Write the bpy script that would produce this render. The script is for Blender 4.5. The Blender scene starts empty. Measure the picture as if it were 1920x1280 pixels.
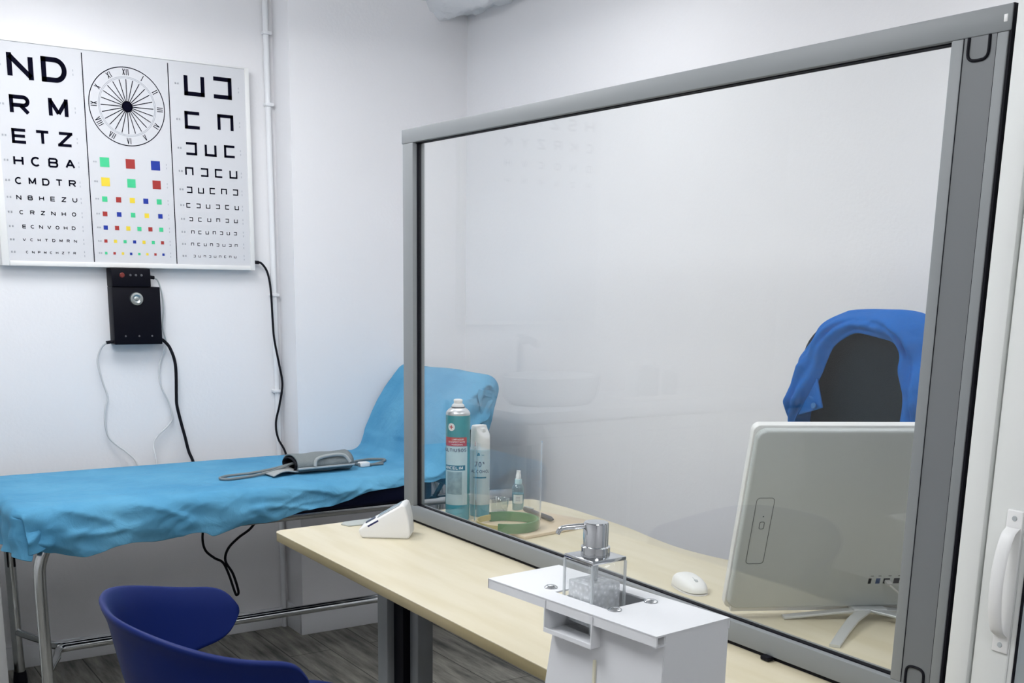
import bpy, bmesh, math, random
from mathutils import Vector, Matrix, noise
R = math.radians
random.seed(4)
SC = bpy.context.scene
COL = SC.collection

# ------------------------------------------------------------------ camera
def make_camera():
    cam = bpy.data.cameras.new('camera'); ob = bpy.data.objects.new('camera', cam); COL.objects.link(ob)
    yaw, pitch, roll = 0.588262748, 0.223011468, 0.0175536837
    f = Vector((math.sin(yaw)*math.cos(pitch), math.cos(yaw)*math.cos(pitch), -math.sin(pitch)))
    r0 = Vector((math.cos(yaw), -math.sin(yaw), 0)); u0 = r0.cross(f)
    r = r0*math.cos(roll) + u0*math.sin(roll); u = -r0*math.sin(roll) + u0*math.cos(roll)
    m = Matrix((r, u, -f)).transposed().to_4x4(); m.translation = (0, 0, 1.385)
    ob.matrix_world = m
    cam.sensor_width = 36; cam.lens = 2096.9/1920*36
    cam.shift_y = (999.63-640)/1920
    cam.clip_start = .05
    SC.camera = ob
make_camera()

# ------------------------------------------------------------------ world, exposure
w = bpy.data.worlds.new('world'); SC.world = w; w.use_nodes = True
w.node_tree.nodes['Background'].inputs[0].default_value = (.7, .8, 1, 1)
w.node_tree.nodes['Background'].inputs[1].default_value = .3
SC.view_settings.view_transform = 'Standard'; SC.view_settings.look = 'None'
SC.view_settings.exposure = 0.0; SC.view_settings.gamma = 1.0; SC.view_settings.use_curve_mapping = False

# added ceiling lamps, out of view, set to light the room: (x, y, size x, size y, strength)
ADDED_LAMPS = [(.8, 3.2, .6, .6, 11.6), (.15, 1.75, .6, .6, 17.0), (1.75, 2.75, .6, .6, 3.3), (2.0, 1.0, .6, .6, 5.0), (.3, -.4, .6, .6, 10.0)]
LAMP_COLOUR = (.965, .98, 1.0)

# ------------------------------------------------------------------ materials
MATS = {}
def mat(name, col, rough=.5, metal=0., noise_amt=0., noise_scale=8., bump=0., bump_scale=60., spec=.5, alpha=None, coat=0.):
    if name in MATS: return MATS[name]
    m = bpy.data.materials.new(name); m.use_nodes = True; nt = m.node_tree; N = nt.nodes; L = nt.links
    b = N['Principled BSDF']
    b.inputs['Base Color'].default_value = (*col, 1); b.inputs['Roughness'].default_value = rough
    b.inputs['Metallic'].default_value = metal; b.inputs['Specular IOR Level'].default_value = spec
    b.inputs['Coat Weight'].default_value = coat
    tc = N.new('ShaderNodeTexCoord')
    nz = N.new('ShaderNodeTexNoise'); nz.inputs['Scale'].default_value = noise_scale; nz.inputs['Detail'].default_value = 4
    L.new(tc.outputs['Object'], nz.inputs['Vector'])
    mx = N.new('ShaderNodeMix'); mx.data_type = 'RGBA'
    a = max(noise_amt, .012)
    mx.inputs[6].default_value = (*[c*(1-a) for c in col], 1); mx.inputs[7].default_value = (*[min(1, c*(1+a)) for c in col], 1)
    L.new(nz.outputs['Fac'], mx.inputs[0]); L.new(mx.outputs[2], b.inputs['Base Color'])
    if bump:
        n2 = N.new('ShaderNodeTexNoise'); n2.inputs['Scale'].default_value = bump_scale; n2.inputs['Detail'].default_value = 3
        L.new(tc.outputs['Object'], n2.inputs['Vector'])
        bp = N.new('ShaderNodeBump'); bp.inputs['Strength'].default_value = bump; bp.inputs['Distance'].default_value = .01
        L.new(n2.outputs['Fac'], bp.inputs['Height']); L.new(bp.outputs[0], b.inputs['Normal'])
    if alpha is not None: b.inputs['Alpha'].default_value = alpha
    MATS[name] = m; return m

def clear_mat(name, tint=(1, 1, 1), f0=.04, extra=0., rough=.0):
    """clear sheet: see-through with an angle-dependent mirror reflection"""
    if name in MATS: return MATS[name]
    m = bpy.data.materials.new(name); m.use_nodes = True; nt = m.node_tree; N = nt.nodes; L = nt.links
    N.remove(N['Principled BSDF']); out = N['Material Output']
    t = N.new('ShaderNodeBsdfTransparent'); t.inputs[0].default_value = (*tint, 1)
    g = N.new('ShaderNodeBsdfGlossy'); g.inputs['Roughness'].default_value = rough; g.inputs[0].default_value = (1, 1, 1, 1)
    lw = N.new('ShaderNodeLayerWeight')
    p = N.new('ShaderNodeMath'); p.operation = 'POWER'; p.inputs[1].default_value = 4.5; L.new(lw.outputs['Facing'], p.inputs[0])
    q = N.new('ShaderNodeMath'); q.operation = 'MULTIPLY_ADD'; q.inputs[1].default_value = .9-f0; q.inputs[2].default_value = f0+extra
    L.new(p.outputs[0], q.inputs[0])
    mx = N.new('ShaderNodeMixShader'); L.new(q.outputs[0], mx.inputs[0]); L.new(t.outputs[0], mx.inputs[1]); L.new(g.outputs[0], mx.inputs[2])
    L.new(mx.outputs[0], out.inputs[0])
    MATS[name] = m; return m

def emit_mat(name, col, s):
    m = bpy.data.materials.new(name); m.use_nodes = True; nt = m.node_tree; N = nt.nodes
    N.remove(N['Principled BSDF']); e = N.new('ShaderNodeEmission'); e.inputs[0].default_value = (*col, 1); e.inputs[1].default_value = s
    nt.links.new(e.outputs[0], N['Material Output'].inputs[0]); return m

def floor_mat():
    m = bpy.data.materials.new('plank_floor'); m.use_nodes = True; nt = m.node_tree; N = nt.nodes; L = nt.links
    b = N['Principled BSDF']; b.inputs['Roughness'].default_value = .5; b.inputs['Specular IOR Level'].default_value = .35
    tc = N.new('ShaderNodeTexCoord'); sp = N.new('ShaderNodeSeparateXYZ'); L.new(tc.outputs['Object'], sp.inputs[0])
    ax = N.new('ShaderNodeMath'); ax.operation = 'ADD'; ax.inputs[1].default_value = .1335-.165*1; L.new(sp.outputs['X'], ax.inputs[0])
    cb = N.new('ShaderNodeCombineXYZ'); L.new(sp.outputs['Y'], cb.inputs['X']); L.new(ax.outputs[0], cb.inputs['Y'])
    br = N.new('ShaderNodeTexBrick'); br.inputs['Scale'].default_value = 1; br.inputs['Brick Width'].default_value = 1.25
    br.inputs['Row Height'].default_value = .165; br.inputs['Mortar Size'].default_value = .0022; br.inputs['Mortar Smooth'].default_value = .2
    br.inputs['Color1'].default_value = (.8, .8, .8, 1); br.inputs['Color2'].default_value = (1, 1, 1, 1); br.inputs['Mortar'].default_value = (.18, .18, .18, 1)
    L.new(cb.outputs[0], br.inputs['Vector'])
    mp = N.new('ShaderNodeMapping'); mp.inputs['Scale'].default_value = (14, 1.6, 1); L.new(tc.outputs['Object'], mp.inputs[0])
    nz = N.new('ShaderNodeTexNoise'); nz.inputs['Scale'].default_value = 1.6; nz.inputs['Detail'].default_value = 7; nz.inputs['Roughness'].default_value = .65
    L.new(mp.outputs[0], nz.inputs['Vector'])
    cr = N.new('ShaderNodeValToRGB'); cr.color_ramp.elements[0].position = .34; cr.color_ramp.elements[0].color = (.075, .075, .070, 1)
    cr.color_ramp.elements[1].position = .68; cr.color_ramp.elements[1].color = (.42, .40, .345, 1); L.new(nz.outputs['Fac'], cr.inputs[0])
    mx = N.new('ShaderNodeMix'); mx.data_type = 'RGBA'; mx.blend_type = 'MULTIPLY'; mx.inputs[0].default_value = 1
    L.new(cr.outputs[0], mx.inputs[6]); L.new(br.outputs['Color'], mx.inputs[7]); L.new(mx.outputs[2], b.inputs['Base Color'])
    return m

def wood_mat(name, c1, c2, rough=.4):
    m = bpy.data.materials.new(name); m.use_nodes = True; nt = m.node_tree; N = nt.nodes; L = nt.links
    b = N['Principled BSDF']; b.inputs['Roughness'].default_value = rough; b.inputs['Specular IOR Level'].default_value = .35
    tc = N.new('ShaderNodeTexCoord'); mp = N.new('ShaderNodeMapping'); mp.inputs['Scale'].default_value = (9, 1.2, 9); L.new(tc.outputs['Object'], mp.inputs[0])
    nz = N.new('ShaderNodeTexNoise'); nz.inputs['Scale'].default_value = 2.2; nz.inputs['Detail'].default_value = 6; L.new(mp.outputs[0], nz.inputs['Vector'])
    cr = N.new('ShaderNodeValToRGB'); cr.color_ramp.elements[0].position = .35; cr.color_ramp.elements[0].color = (*c1, 1)
    cr.color_ramp.elements[1].position = .6; cr.color_ramp.elements[1].color = (*c2, 1); L.new(nz.outputs['Fac'], cr.inputs[0])
    L.new(cr.outputs[0], b.inputs['Base Color']); return m

def sheet_mat():
    m = bpy.data.materials.new('blue_nonwoven'); m.use_nodes = True; nt = m.node_tree; N = nt.nodes; L = nt.links
    b = N['Principled BSDF']; b.inputs['Roughness'].default_value = .75; b.inputs['Specular IOR Level'].default_value = .2
    b.inputs['Alpha'].default_value = .88
    tc = N.new('ShaderNodeTexCoord'); nz = N.new('ShaderNodeTexNoise'); nz.inputs['Scale'].default_value = 5; nz.inputs['Detail'].default_value = 8
    L.new(tc.outputs['Object'], nz.inputs['Vector'])
    cr = N.new('ShaderNodeValToRGB'); cr.color_ramp.elements[0].position = .3; cr.color_ramp.elements[0].color = (.085, .32, .54, 1)
    cr.color_ramp.elements[1].position = .7; cr.color_ramp.elements[1].color = (.14, .42, .64, 1); L.new(nz.outputs['Fac'], cr.inputs[0])
    L.new(cr.outputs[0], b.inputs['Base Color'])
    n2 = N.new('ShaderNodeTexNoise'); n2.inputs['Scale'].default_value = 240; L.new(tc.outputs['Object'], n2.inputs['Vector'])
    bp = N.new('ShaderNodeBump'); bp.inputs['Strength'].default_value = .12; bp.inputs['Distance'].default_value = .004
    L.new(n2.outputs['Fac'], bp.inputs['Height'])
    n3 = N.new('ShaderNodeTexNoise'); n3.inputs['Scale'].default_value = 11; n3.inputs['Detail'].default_value = 5; n3.inputs['Distortion'].default_value = 1.6
    L.new(tc.outputs['Object'], n3.inputs['Vector'])
    b3 = N.new('ShaderNodeBump'); b3.inputs['Strength'].default_value = .55; b3.inputs['Distance'].default_value = .012
    L.new(n3.outputs['Fac'], b3.inputs['Height']); L.new(bp.outputs[0], b3.inputs['Normal']); L.new(b3.outputs[0], b.inputs['Normal'])
    return m

def gel_mat():
    m = bpy.data.materials.new('bubbly_gel'); m.use_nodes = True; nt = m.node_tree; N = nt.nodes; L = nt.links
    b = N['Principled BSDF']; b.inputs['Roughness'].default_value = .15
    tc = N.new('ShaderNodeTexCoord'); v = N.new('ShaderNodeTexVoronoi'); v.inputs['Scale'].default_value = 150; L.new(tc.outputs['Object'], v.inputs['Vector'])
    cr = N.new('ShaderNodeValToRGB'); cr.color_ramp.elements[0].position = .20; cr.color_ramp.elements[0].color = (.95, .96, .98, 1)
    cr.color_ramp.elements[1].position = .27; cr.color_ramp.elements[1].color = (.78, .81, .835, 1); L.new(v.outputs['Distance'], cr.inputs[0])
    L.new(cr.outputs[0], b.inputs['Base Color'])
    al = N.new('ShaderNodeMath'); al.operation = 'MULTIPLY_ADD'; al.inputs[1].default_value = -.4; al.inputs[2].default_value = .92
    L.new(v.outputs['Distance'], al.inputs[0]); L.new(al.outputs[0], b.inputs['Alpha'])
    return m

WALL = mat('wall_paint', (.825, .82, .835), .8, bump=.06, bump_scale=90, spec=.2, noise_amt=.02, noise_scale=2)
CEIL = mat('ceiling_plaster', (.74, .75, .77), .9, bump=.5, bump_scale=25, spec=.1, noise_amt=.06, noise_scale=6)
TRIMM = mat('white_trim', (.80, .81, .83), .5)
DOORM = mat('door_white', (.76, .775, .755), .45)
FRAMEG = mat('grey_aluminium', (.235, .25, .258), .5, noise_amt=.03)
FRAMED = mat('grey_aluminium_inset', (.16, .17, .178), .5, noise_amt=.03)
BLACK = mat('black_rubber', (.006, .006, .010), .6, spec=.15)
BLACKG = mat('black_gloss', (.003, .003, .007), .5, spec=.12)
CHROME = mat('chrome', (.62, .635, .65), .08, 1.)
STEEL = mat('steel_tube', (.58, .60, .61), .14, 1.)
NAVY = mat('navy_vinyl', (.003, .005, .022), .6, spec=.1)
BLUEP = mat('blue_plastic', (.0025, .014, .115), .5, spec=.22)
WHITEP = mat('white_plastic', (.80, .80, .79), .4)
WHITEM = mat('white_painted_metal', (.74, .75, .77), .45)
GREYP = mat('grey_plastic', (.42, .45, .46), .45)
INK = mat('black_ink', (.004, .004, .012), .8, spec=.02)
PAPER = mat('chart_sheet', (.645, .65, .675), .6, spec=.2)
GREYINK = mat('pale_grey_ink', (.42, .44, .48), .6)
SILVER = mat('silver_back_cover', (.50, .53, .525), .38, noise_amt=.01)
SHEET = sheet_mat()
GLASS = clear_mat('pane_glass', (.99, .995, .99), .036)
ACRYL = clear_mat('acrylic', (.985, .988, .99), .045)
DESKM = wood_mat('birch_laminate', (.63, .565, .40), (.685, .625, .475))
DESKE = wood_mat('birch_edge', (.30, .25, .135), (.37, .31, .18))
BOARDM = wood_mat('pale_board', (.62, .50, .35), (.70, .58, .43))

# ------------------------------------------------------------------ mesh helpers
class MB:
    def __init__(s): s.bm = bmesh.new()
    def box(s, x0, x1, y0, y1, z0, z1, bev=0., seg=2, M=None):
        t = bmesh.new(); bmesh.ops.create_cube(t, size=1)
        for v in t.verts: v.co = Vector(((x0+x1)/2+v.co.x*(x1-x0), (y0+y1)/2+v.co.y*(y1-y0), (z0+z1)/2+v.co.z*(z1-z0)))
        if bev: bmesh.ops.bevel(t, geom=t.edges[:], offset=bev, segments=seg, profile=.5, affect='EDGES')
        return s.merge(t, M)
    def merge(s, t, M=None):
        if M is not None: t.transform(M)
        me = bpy.data.meshes.new('tmp'); t.to_mesh(me); t.free(); s.bm.from_mesh(me); bpy.data.meshes.remove(me); return s
    def prism(s, poly, z0, z1, bev=0., seg=2, M=None):
        t = bmesh.new(); vs = [t.verts.new((p[0], p[1], z0)) for p in poly]; f = t.faces.new(vs)
        e = bmesh.ops.extrude_face_region(t, geom=[f]); up = [v for v in e['geom'] if isinstance(v, bmesh.types.BMVert)]
        for v in up: v.co.z = z1
        bmesh.ops.recalc_face_normals(t, faces=t.faces[:])
        if bev: bmesh.ops.bevel(t, geom=t.edges[:], offset=bev, segments=seg, profile=.5, affect='EDGES')
        return s.merge(t, M)
    def lathe(s, prof, c=(0, 0, 0), seg=40, M=None, a0=0., a1=2*math.pi):
        t = bmesh.new(); full = abs(a1-a0-2*math.pi) < 1e-6; n = seg if full else seg+1; rings = []
        for k in range(n):
            a = a0+(a1-a0)*k/seg
            rings.append([t.verts.new((c[0]+r*math.cos(a), c[1]+r*math.sin(a), c[2]+z)) for r, z in prof])
        for k in range(seg):
            A, B = rings[k], rings[(k+1) % n]
            for i in range(len(prof)-1):
                try: t.faces.new((A[i], B[i], B[i+1], A[i+1]))
                except ValueError: pass
        bmesh.ops.remove_doubles(t, verts=t.verts[:], dist=1e-6)
        bmesh.ops.recalc_face_normals(t, faces=t.faces[:])
        return s.merge(t, M)
    def tube(s, pts, r, seg=10, sub=8, smooth=True, M=None):
        P = [Vector(p) for p in pts]
        if smooth and len(P) > 2:
            Q = []
            for i in range(len(P)-1):
                p0 = P[max(i-1, 0)]; p1 = P[i]; p2 = P[i+1]; p3 = P[min(i+2, len(P)-1)]
                for k in range(sub):
                    t = k/sub; Q.append(.5*((2*p1)+(p2-p0)*t+(2*p0-5*p1+4*p2-p3)*t*t+(3*p1-p0-3*p2+p3)*t**3))
            Q.append(P[-1]); P = Q
        t = bmesh.new(); rings = []; T0 = None; U = None
        for i, p in enumerate(P):
            T = (P[min(i+1, len(P)-1)]-P[max(i-1, 0)]).normalized()
            if U is None: U = T.orthogonal().normalized()
            else: U = (U-T*U.dot(T)).normalized()
            V = T.cross(U); rr = r(i/(len(P)-1)) if callable(r) else r
            rings.append([t.verts.new(p+U*rr*math.cos(2*math.pi*k/seg)+V*rr*math.sin(2*math.pi*k/seg)) for k in range(seg)])
        for a, b in zip(rings, rings[1:]):
            for k in range(seg): t.faces.new((a[k], a[(k+1) % seg], b[(k+1) % seg], b[k]))
        t.faces.new(rings[0][::-1]); t.faces.new(rings[-1])
        bmesh.ops.recalc_face_normals(t, faces=t.faces[:])
        return s.merge(t, M)
    def grid(s, rows, close=False, M=None):
        t = bmesh.new(); vv = [[t.verts.new(p) for p in r] for r in rows]
        for a, b in zip(vv, vv[1:]):
            n = len(a)
            for k in range(n if close else n-1): t.faces.new((a[k], a[(k+1) % n], b[(k+1) % n], b[k]))
        bmesh.ops.recalc_face_normals(t, faces=t.faces[:])
        return s.merge(t, M)
    def poly(s, pts):
        s.bm.faces.new([s.bm.verts.new(p) for p in pts]); return s
    def build(s, name, m, parent=None, smooth=35, local=False, solid=0., sub=0, bev=0.):
        me = bpy.data.meshes.new(name)
        if parent is not None and not local: s.bm.transform(wmat(parent).inverted())
        s.bm.to_mesh(me); s.bm.free(); me.materials.append(m)
        if smooth:
            me.polygons.foreach_set('use_smooth', [True]*len(me.polygons)); me.set_sharp_from_angle(angle=R(smooth))
        o = bpy.data.objects.new(name, me); COL.objects.link(o)
        if parent is not None: o.parent = parent
        if solid:
            md = o.modifiers.new('thickness', 'SOLIDIFY'); md.thickness = solid; md.offset = 0
        if bev:
            md = o.modifiers.new('round', 'BEVEL'); md.width = bev; md.segments = 3; md.limit_method = 'ANGLE'
        if sub:
            md = o.modifiers.new('smooth', 'SUBSURF'); md.levels = sub; md.render_levels = sub
        return o

def wmat(o):
    m = Matrix.LocRotScale(o.location, o.rotation_euler, None)
    return wmat(o.parent) @ m if o.parent else m
def thing(name, label, cat, loc=(0, 0, 0), rz=0., group=None):
    o = bpy.data.objects.new(name, None); COL.objects.link(o); o.location = loc; o.rotation_euler = (0, 0, rz); o.empty_display_size = .05
    o['label'] = label; o['category'] = cat
    if group: o['group'] = group
    return o
def tag(o, label, cat, group=None):
    o['label'] = label; o['category'] = cat
    if group: o['group'] = group
    return o
def struct(o): o['kind'] = 'structure'; return o
def lab(o, t): o['label'] = t; return o

# ------------------------------------------------------------------ lettering drawn as strokes in a unit square
def arc(cx, cy, rx, ry, a0, a1, n=14): return [(cx+rx*math.cos(R(a0+(a1-a0)*k/n)), cy+ry*math.sin(R(a0+(a1-a0)*k/n))) for k in range(n+1)]
GL = {
 'A': [[(0, 0), (.5, 1), (1, 0)], [(.2, .33), (.8, .33)]],
 'B': [[(0, 0), (0, 1)], [(0, 1), (.72, 1)]+arc(.72, .76, .24, .24, 90, -90)+[(0, .52)], [(.7, .52)]+arc(.74, .26, .26, .26, 90, -90)+[(0, 0)]],
 'C': [arc(.5, .5, .5, .5, 48, 312, 26)],
 'D': [[(0, 0), (0, 1), (.5, 1)]+arc(.55, .5, .45, .5, 90, -90, 18)+[(0, 0)]],
 'E': [[(1, 1), (0, 1), (0, 0), (1, 0)], [(0, .5), (.95, .5)]],
 'F': [[(1, 1), (0, 1), (0, 0)], [(0, .5), (.85, .5)]],
 'H': [[(0, 0), (0, 1)], [(1, 0), (1, 1)], [(0, .5), (1, .5)]],
 'I': [[(.5, 0), (.5, 1)]],
 'K': [[(0, 0), (0, 1)], [(1, 1), (.05, .4)], [(.35, .6), (1, 0)]],
 'L': [[(0, 1), (0, 0), (.9, 0)]],
 'M': [[(0, 0), (0, 1), (.5, .15), (1, 1), (1, 0)]],
 'N': [[(0, 0), (0, 1), (1, 0), (1, 1)]],
 'O': [arc(.5, .5, .5, .5, 0, 360, 32)],
 'P': [[(0, 0), (0, 1), (.7, 1)]+arc(.72, .74, .28, .26, 90, -90)+[(0, .48)]],
 'R': [[(0, 0), (0, 1), (.7, 1)]+arc(.72, .74, .28, .26, 90, -90)+[(0, .48)], [(.55, .48), (1, 0)]],
 'S': [arc(.5, .75, .45, .25, 20, 270, 16)+arc(.5, .25, .45, .25, 90, -160, 16)],
 'T': [[(0, 1), (1, 1)], [(.5, 1), (.5, 0)]],
 'U': [[(0, 1), (0, .42)]+arc(.5, .42, .5, .42, 180, 360, 16)+[(1, 1)]],
 'V': [[(0, 1), (.5, 0), (1, 1)]],
 'X': [[(0, 0), (1, 1)], [(0, 1), (1, 0)]],
 'Y': [[(0, 1), (.5, .5), (1, 1)], [(.5, .5), (.5, 0)]],
 'Z': [[(0, 1), (1, 1), (0, 0), (1, 0)]],
 '0': [arc(.5, .5, .4, .5, 0, 360, 28)],
 '7': [[(0, 1), (.9, 1), (.35, 0)]],
 '%': [arc(.2, .8, .2, .2, 0, 360, 12), arc(.8, .2, .2, .2, 0, 360, 12), [(.9, 1), (.1, 0)]],
 '[u': [[(0, 1), (0, 0), (1, 0), (1, 1)]], '[n': [[(0, 0), (0, 1), (1, 1), (1, 0)]],
 '[c': [[(1, 1), (0, 1), (0, 0), (1, 0)]], '[d': [[(0, 1), (1, 1), (1, 0), (0, 0)]],
}
def ribbons(pl, th):
    out = []; n = len(pl); closed = n > 3 and math.dist(pl[0], pl[-1]) < 1e-6
    for i in range(n-1):
        a = Vector(pl[i]); b = Vector(pl[i+1]); d = b-a
        if d.length < 1e-9: continue
        d.normalize()
        def ext(j, e):
            if 0 <= j < n:
                o = Vector(pl[j])-e
                if o.length < 1e-9: return 0
                o.normalize(); ang = math.acos(max(-1, min(1, abs(o.dot(d)) if o.dot(d)*(1 if e is b else -1) >= 0 else -abs(o.dot(d)))))
                return (th/2 if min(abs(d.x), abs(d.y)) < 1e-6 else 0) if ang > 1.7 else min(th/2, th/2*math.tan(ang/2))
            return 0
        ea = ext(i-1, a) if i > 0 else (ext(n-2, a) if closed else 0); eb = ext(i+2, b) if i < n-2 else (ext(1, b) if closed else 0)
        p = Vector((-d.y, d.x))*th/2; a = a-d*ea; b = b+d*eb
        out.append([a-p, b-p, b+p, a+p])
    return out
def glyph(mb, ch, u, v, size, wid=None, th=.2, fn=None, off=0.):
    """ch centred at (u, v); fn maps plane coordinates to space"""
    wid = wid or size; t = th*size
    for pl in GL[ch]:
        P = [(u+(x-.5)*(wid-t), v+(y-.5)*(size-t)) for x, y in pl]
        for q in ribbons(P, t): mb.poly([fn(p[0], p[1]) for p in q])

# ================================================================== SETTING
CH = 4.126      # chart wall
b = MB().box(-1.6, 2.75, -1.8, 4.3, -.06, 0); struct(b.build('floor', floor_mat(), smooth=0))
b = MB().box(-1.6, 2.75, -1.8, 4.3, 2.40, 2.5); struct(b.build('ceiling', CEIL, smooth=0))
b = MB().box(-1.6, 2.5, CH, 4.3, 0, 2.4); struct(b.build('wall_back', WALL, smooth=0))
b = MB().box(1.667, 2.5, 3.976, CH, 0, 2.4); struct(b.build('wall_pilaster', WALL, smooth=0))
b = MB().box(2.405, 2.6, -1.8, 3.976, 0, 2.4); struct(b.build('wall_right', WALL, smooth=0))
b = MB().box(-1.6, -1.45, -1.8, 4.126, 0, 2.4); struct(b.build('wall_left', WALL, smooth=0))
b = MB().box(-1.45, 2.405, -1.8, -1.65, 0, 2.4); struct(b.build('wall_front', WALL, smooth=0))
b = MB().box(-1.45, 1.657, CH-.012, CH, 0, .082, .003); b.box(1.655, 1.667, 3.966, CH, 0, .105, .002); b.box(1.655, 2.405, 3.964, 3.976, 0, .105, .003)
struct(b.build('baseboard_back', TRIMM))
b = MB().box(2.393, 2.405, -1.65, 3.964, 0, .09, .003); struct(b.build('baseboard_right', TRIMM))
# lumpy plaster where ceiling and walls meet
rows = []
for i in range(120):
    y = 3.976-i*.0275; row = []
    for k in range(25):
        a = k/24; x = 2.405-.20*a
        n1 = noise.noise(Vector((x*13, y*9, 1.3)))*.6+abs(noise.noise(Vector((x*26, y*22, 5.))))*.9+noise.noise(Vector((x*60, y*50, 2.)))*.3
        lip = math.sin(min(1, max(0, (a-.35)/.5))*math.pi)
        z = 2.368-.004*i/40+.026*n1-.040*lip*max(0, 1-i/50)+max(0, a-.86)/.14*.05
        row.append(Vector((x, y, min(z, 2.405))))
    rows.append(row)
b = MB().grid(rows); struct(b.build('trim_1', CEIL, smooth=120))
# conduits in the corner beside the pilaster
b = MB()
b.tube([(1.645, 4.116, .0), (1.642, 4.116, 1.2), (1.638, 4.116, 2.40)], .0105, 14, smooth=False)
for z in (2.237, 1.993, 1.313, .95): b.box(1.624, 1.656, 4.1, 4.126, z-.006, z+.006, .003)
struct(b.build('trim_2', TRIMM))

# white glazed door beside the screen
dr = bpy.data.objects.new('door_1', None); COL.objects.link(dr); dr.location = (1.47, .6, 0); struct(dr)
b = MB().box(1.452, 1.50, .936, .972, 0, 2.3, .003); b.build('door_frame', DOORM, dr)
b = MB().box(1.455, 1.495, .866, .932, 0, 2.25, .004); b.box(1.455, 1.495, .0, .07, 0, 2.25, .004); b.box(1.455, 1.495, .07, .866, 2.1, 2.25, .004); b.box(1.455, 1.495, .07, .866, 0, .25, .004)
lf = b.build('door_leaf', DOORM, dr)
b = MB().box(1.4535, 1.457, .8745, .8765, 0, 2.25); b.build('leaf_groove', mat('door_groove', (.62, .63, .62), .5), lf)
b = MB().box(1.4535, 1.4575, .8635, .866, .25, 2.1); b.build('gasket', BLACK, lf)
b = MB().box(1.4560, 1.4600, .07, .8635, .25, 2.1); b.build('door_glass', clear_mat('door_glass', (.9, .93, .95), .05), lf)
b = MB().box(1.4515, 1.4555, .876, .902, .872, 1.082, .0025, 3)
pr = []
for k in range(25):
    t = k/24; z = .897+t*.160; d = .026*min(1, math.sin(math.pi*t)**.45) if 0 < t < 1 else 0
    c = Vector((1.452-d, .889, z)); pr.append([c+Vector((-.0035*math.cos(a)*1., .0105*math.sin(a), 0)) for a in [2*math.pi*j/12 for j in range(12)]])
b.grid(pr, close=True)
h = lab(b.build('door_handle', WHITEP, dr, smooth=60), 'white plastic pull handle')
b = MB()
for z in (.884, 1.070): b.lathe([(0, .0012), (.0035, .001), (.004, 0)], seg=14, M=Matrix.Translation((1.4515, .889, z)) @ Matrix.Rotation(-math.pi/2, 4, 'Y'))
b.build('screw', GREYP, h)

dr.location.x -= .0105

# ================================================================== ADDED CEILING LIGHTS, OUT OF VIEW
for i, (x, y, sx, sy, s) in enumerate(ADDED_LAMPS):
    m = emit_mat('lit_diffuser', LAMP_COLOUR, s)
    where = ['above the bed', 'over the middle of the room', 'above the far end of the desk', 'above the office chair', 'furthest from the bed'][i]
    t = thing('added_ceiling_light', 'added unseen opal pendant light '+where, 'light', (x, y, 2.4), group='added opal pendant lights')
    MB().box(-sx/2, sx/2, -sy/2, sy/2, -.15, -.085, .01).build('diffuser', m, t, local=True)
    MB().box(-.10, .10, -.10, .10, -.02, -.001, .004).build('canopy', TRIMM, t, local=True)
    for q in (-.08, .08): MB().box(q-.004, q+.004, -.004, .004, -.087, -.019).build('hanger', CHROME, t, local=True)

# ================================================================== EYE CHART
YF = 4.085
def on_chart(d): return lambda u, v: (u, YF-.0006-d, v)
ch = thing('eye_chart', 'large framed eye test board with letters, dial and coloured squares on wall', 'eye chart', (1.12, CH, 1.40))
X0, X1, Z0, Z1 = .688, 1.557, 1.402, 2.106
b = MB()
b.box(X0, X0+.024, YF-.004, CH, Z0, Z1, .002); b.box(X1-.016, X1, YF-.004, CH, Z0, Z1, .002)
b.box(X0+.024, X1-.016, YF-.004, CH, Z0, Z0+.016, .002); b.box(X0+.024, X1-.016, YF-.004, CH, Z1-.006, Z1, .002)
b.build('frame', WHITEP, ch)
MB().box(X0+.022, X1-.014, YF, CH-.004, Z0+.014, Z1-.005).build('printed_sheet', PAPER, ch)
LETTERS = [('N D', .7898, .8932, 2.0270, .0778), ('R M', .7798, .8989, 1.9088, .0607), ('E T Z', .7720, .9140, 1.8127, .0464),
 ('H C B A', .7633, .9245, 1.7362, .0309), ('C M D T R', .7593, .9274, 1.6734, .0227), ('N B H E Z U', .7558, .9317, 1.6205, .0155),
 ('C R Z N H O', .7610, .9260, 1.5738, .0136), ('E C N V O H D', .7659, .9219, 1.5287, .0120), ('V C H T D M R N', .7627, .9248, 1.4863, .0096),
 ('C N P M C H Z T R', .7687, .9197, 1.4465, .0079)]
MARKS = [('u d', 1.3573, 1.4558, 2.0279, .0730), ('c n', 1.3473, 1.4650, 1.9106, .0587), ('d u c', 1.3361, 1.4775, 1.8153, .0431),
 ('n d c u', 1.3267, 1.4873, 1.7380, .0298), ('d u c n d', 1.3238, 1.4919, 1.6758, .0218), ('c d u d c u', 1.3182, 1.4956, 1.6225, .0159),
 ('d c u n d u', 1.3250, 1.4904, 1.5754, .0138), ('n c u n d u d', 1.3297, 1.4864, 1.5309, .0120), ('n c u n d u d n', 1.3266, 1.4882, 1.4890, .0104),
 ('d u n d u n c n u', 1.3317, 1.4830, 1.4479, .0084)]
SQUARES = [('GRB', 1.0367, 1.2084, 1.7497, .0312), ('YGR', 1.0362, 1.2091, 1.6857, .0284), ('GRYBG', 1.0299, 1.2148, 1.6290, .0175),
 ('RBGYB', 1.0280, 1.2164, 1.5804, .0155), ('BRYGRG', 1.0274, 1.2172, 1.5350, .0142), ('RYGBYGR', 1.0251, 1.2193, 1.4904, .0107), ('GRYBGYRB', 1.0239, 1.2205, 1.4500, .0082)]
b = MB(); g = MB()
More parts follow.
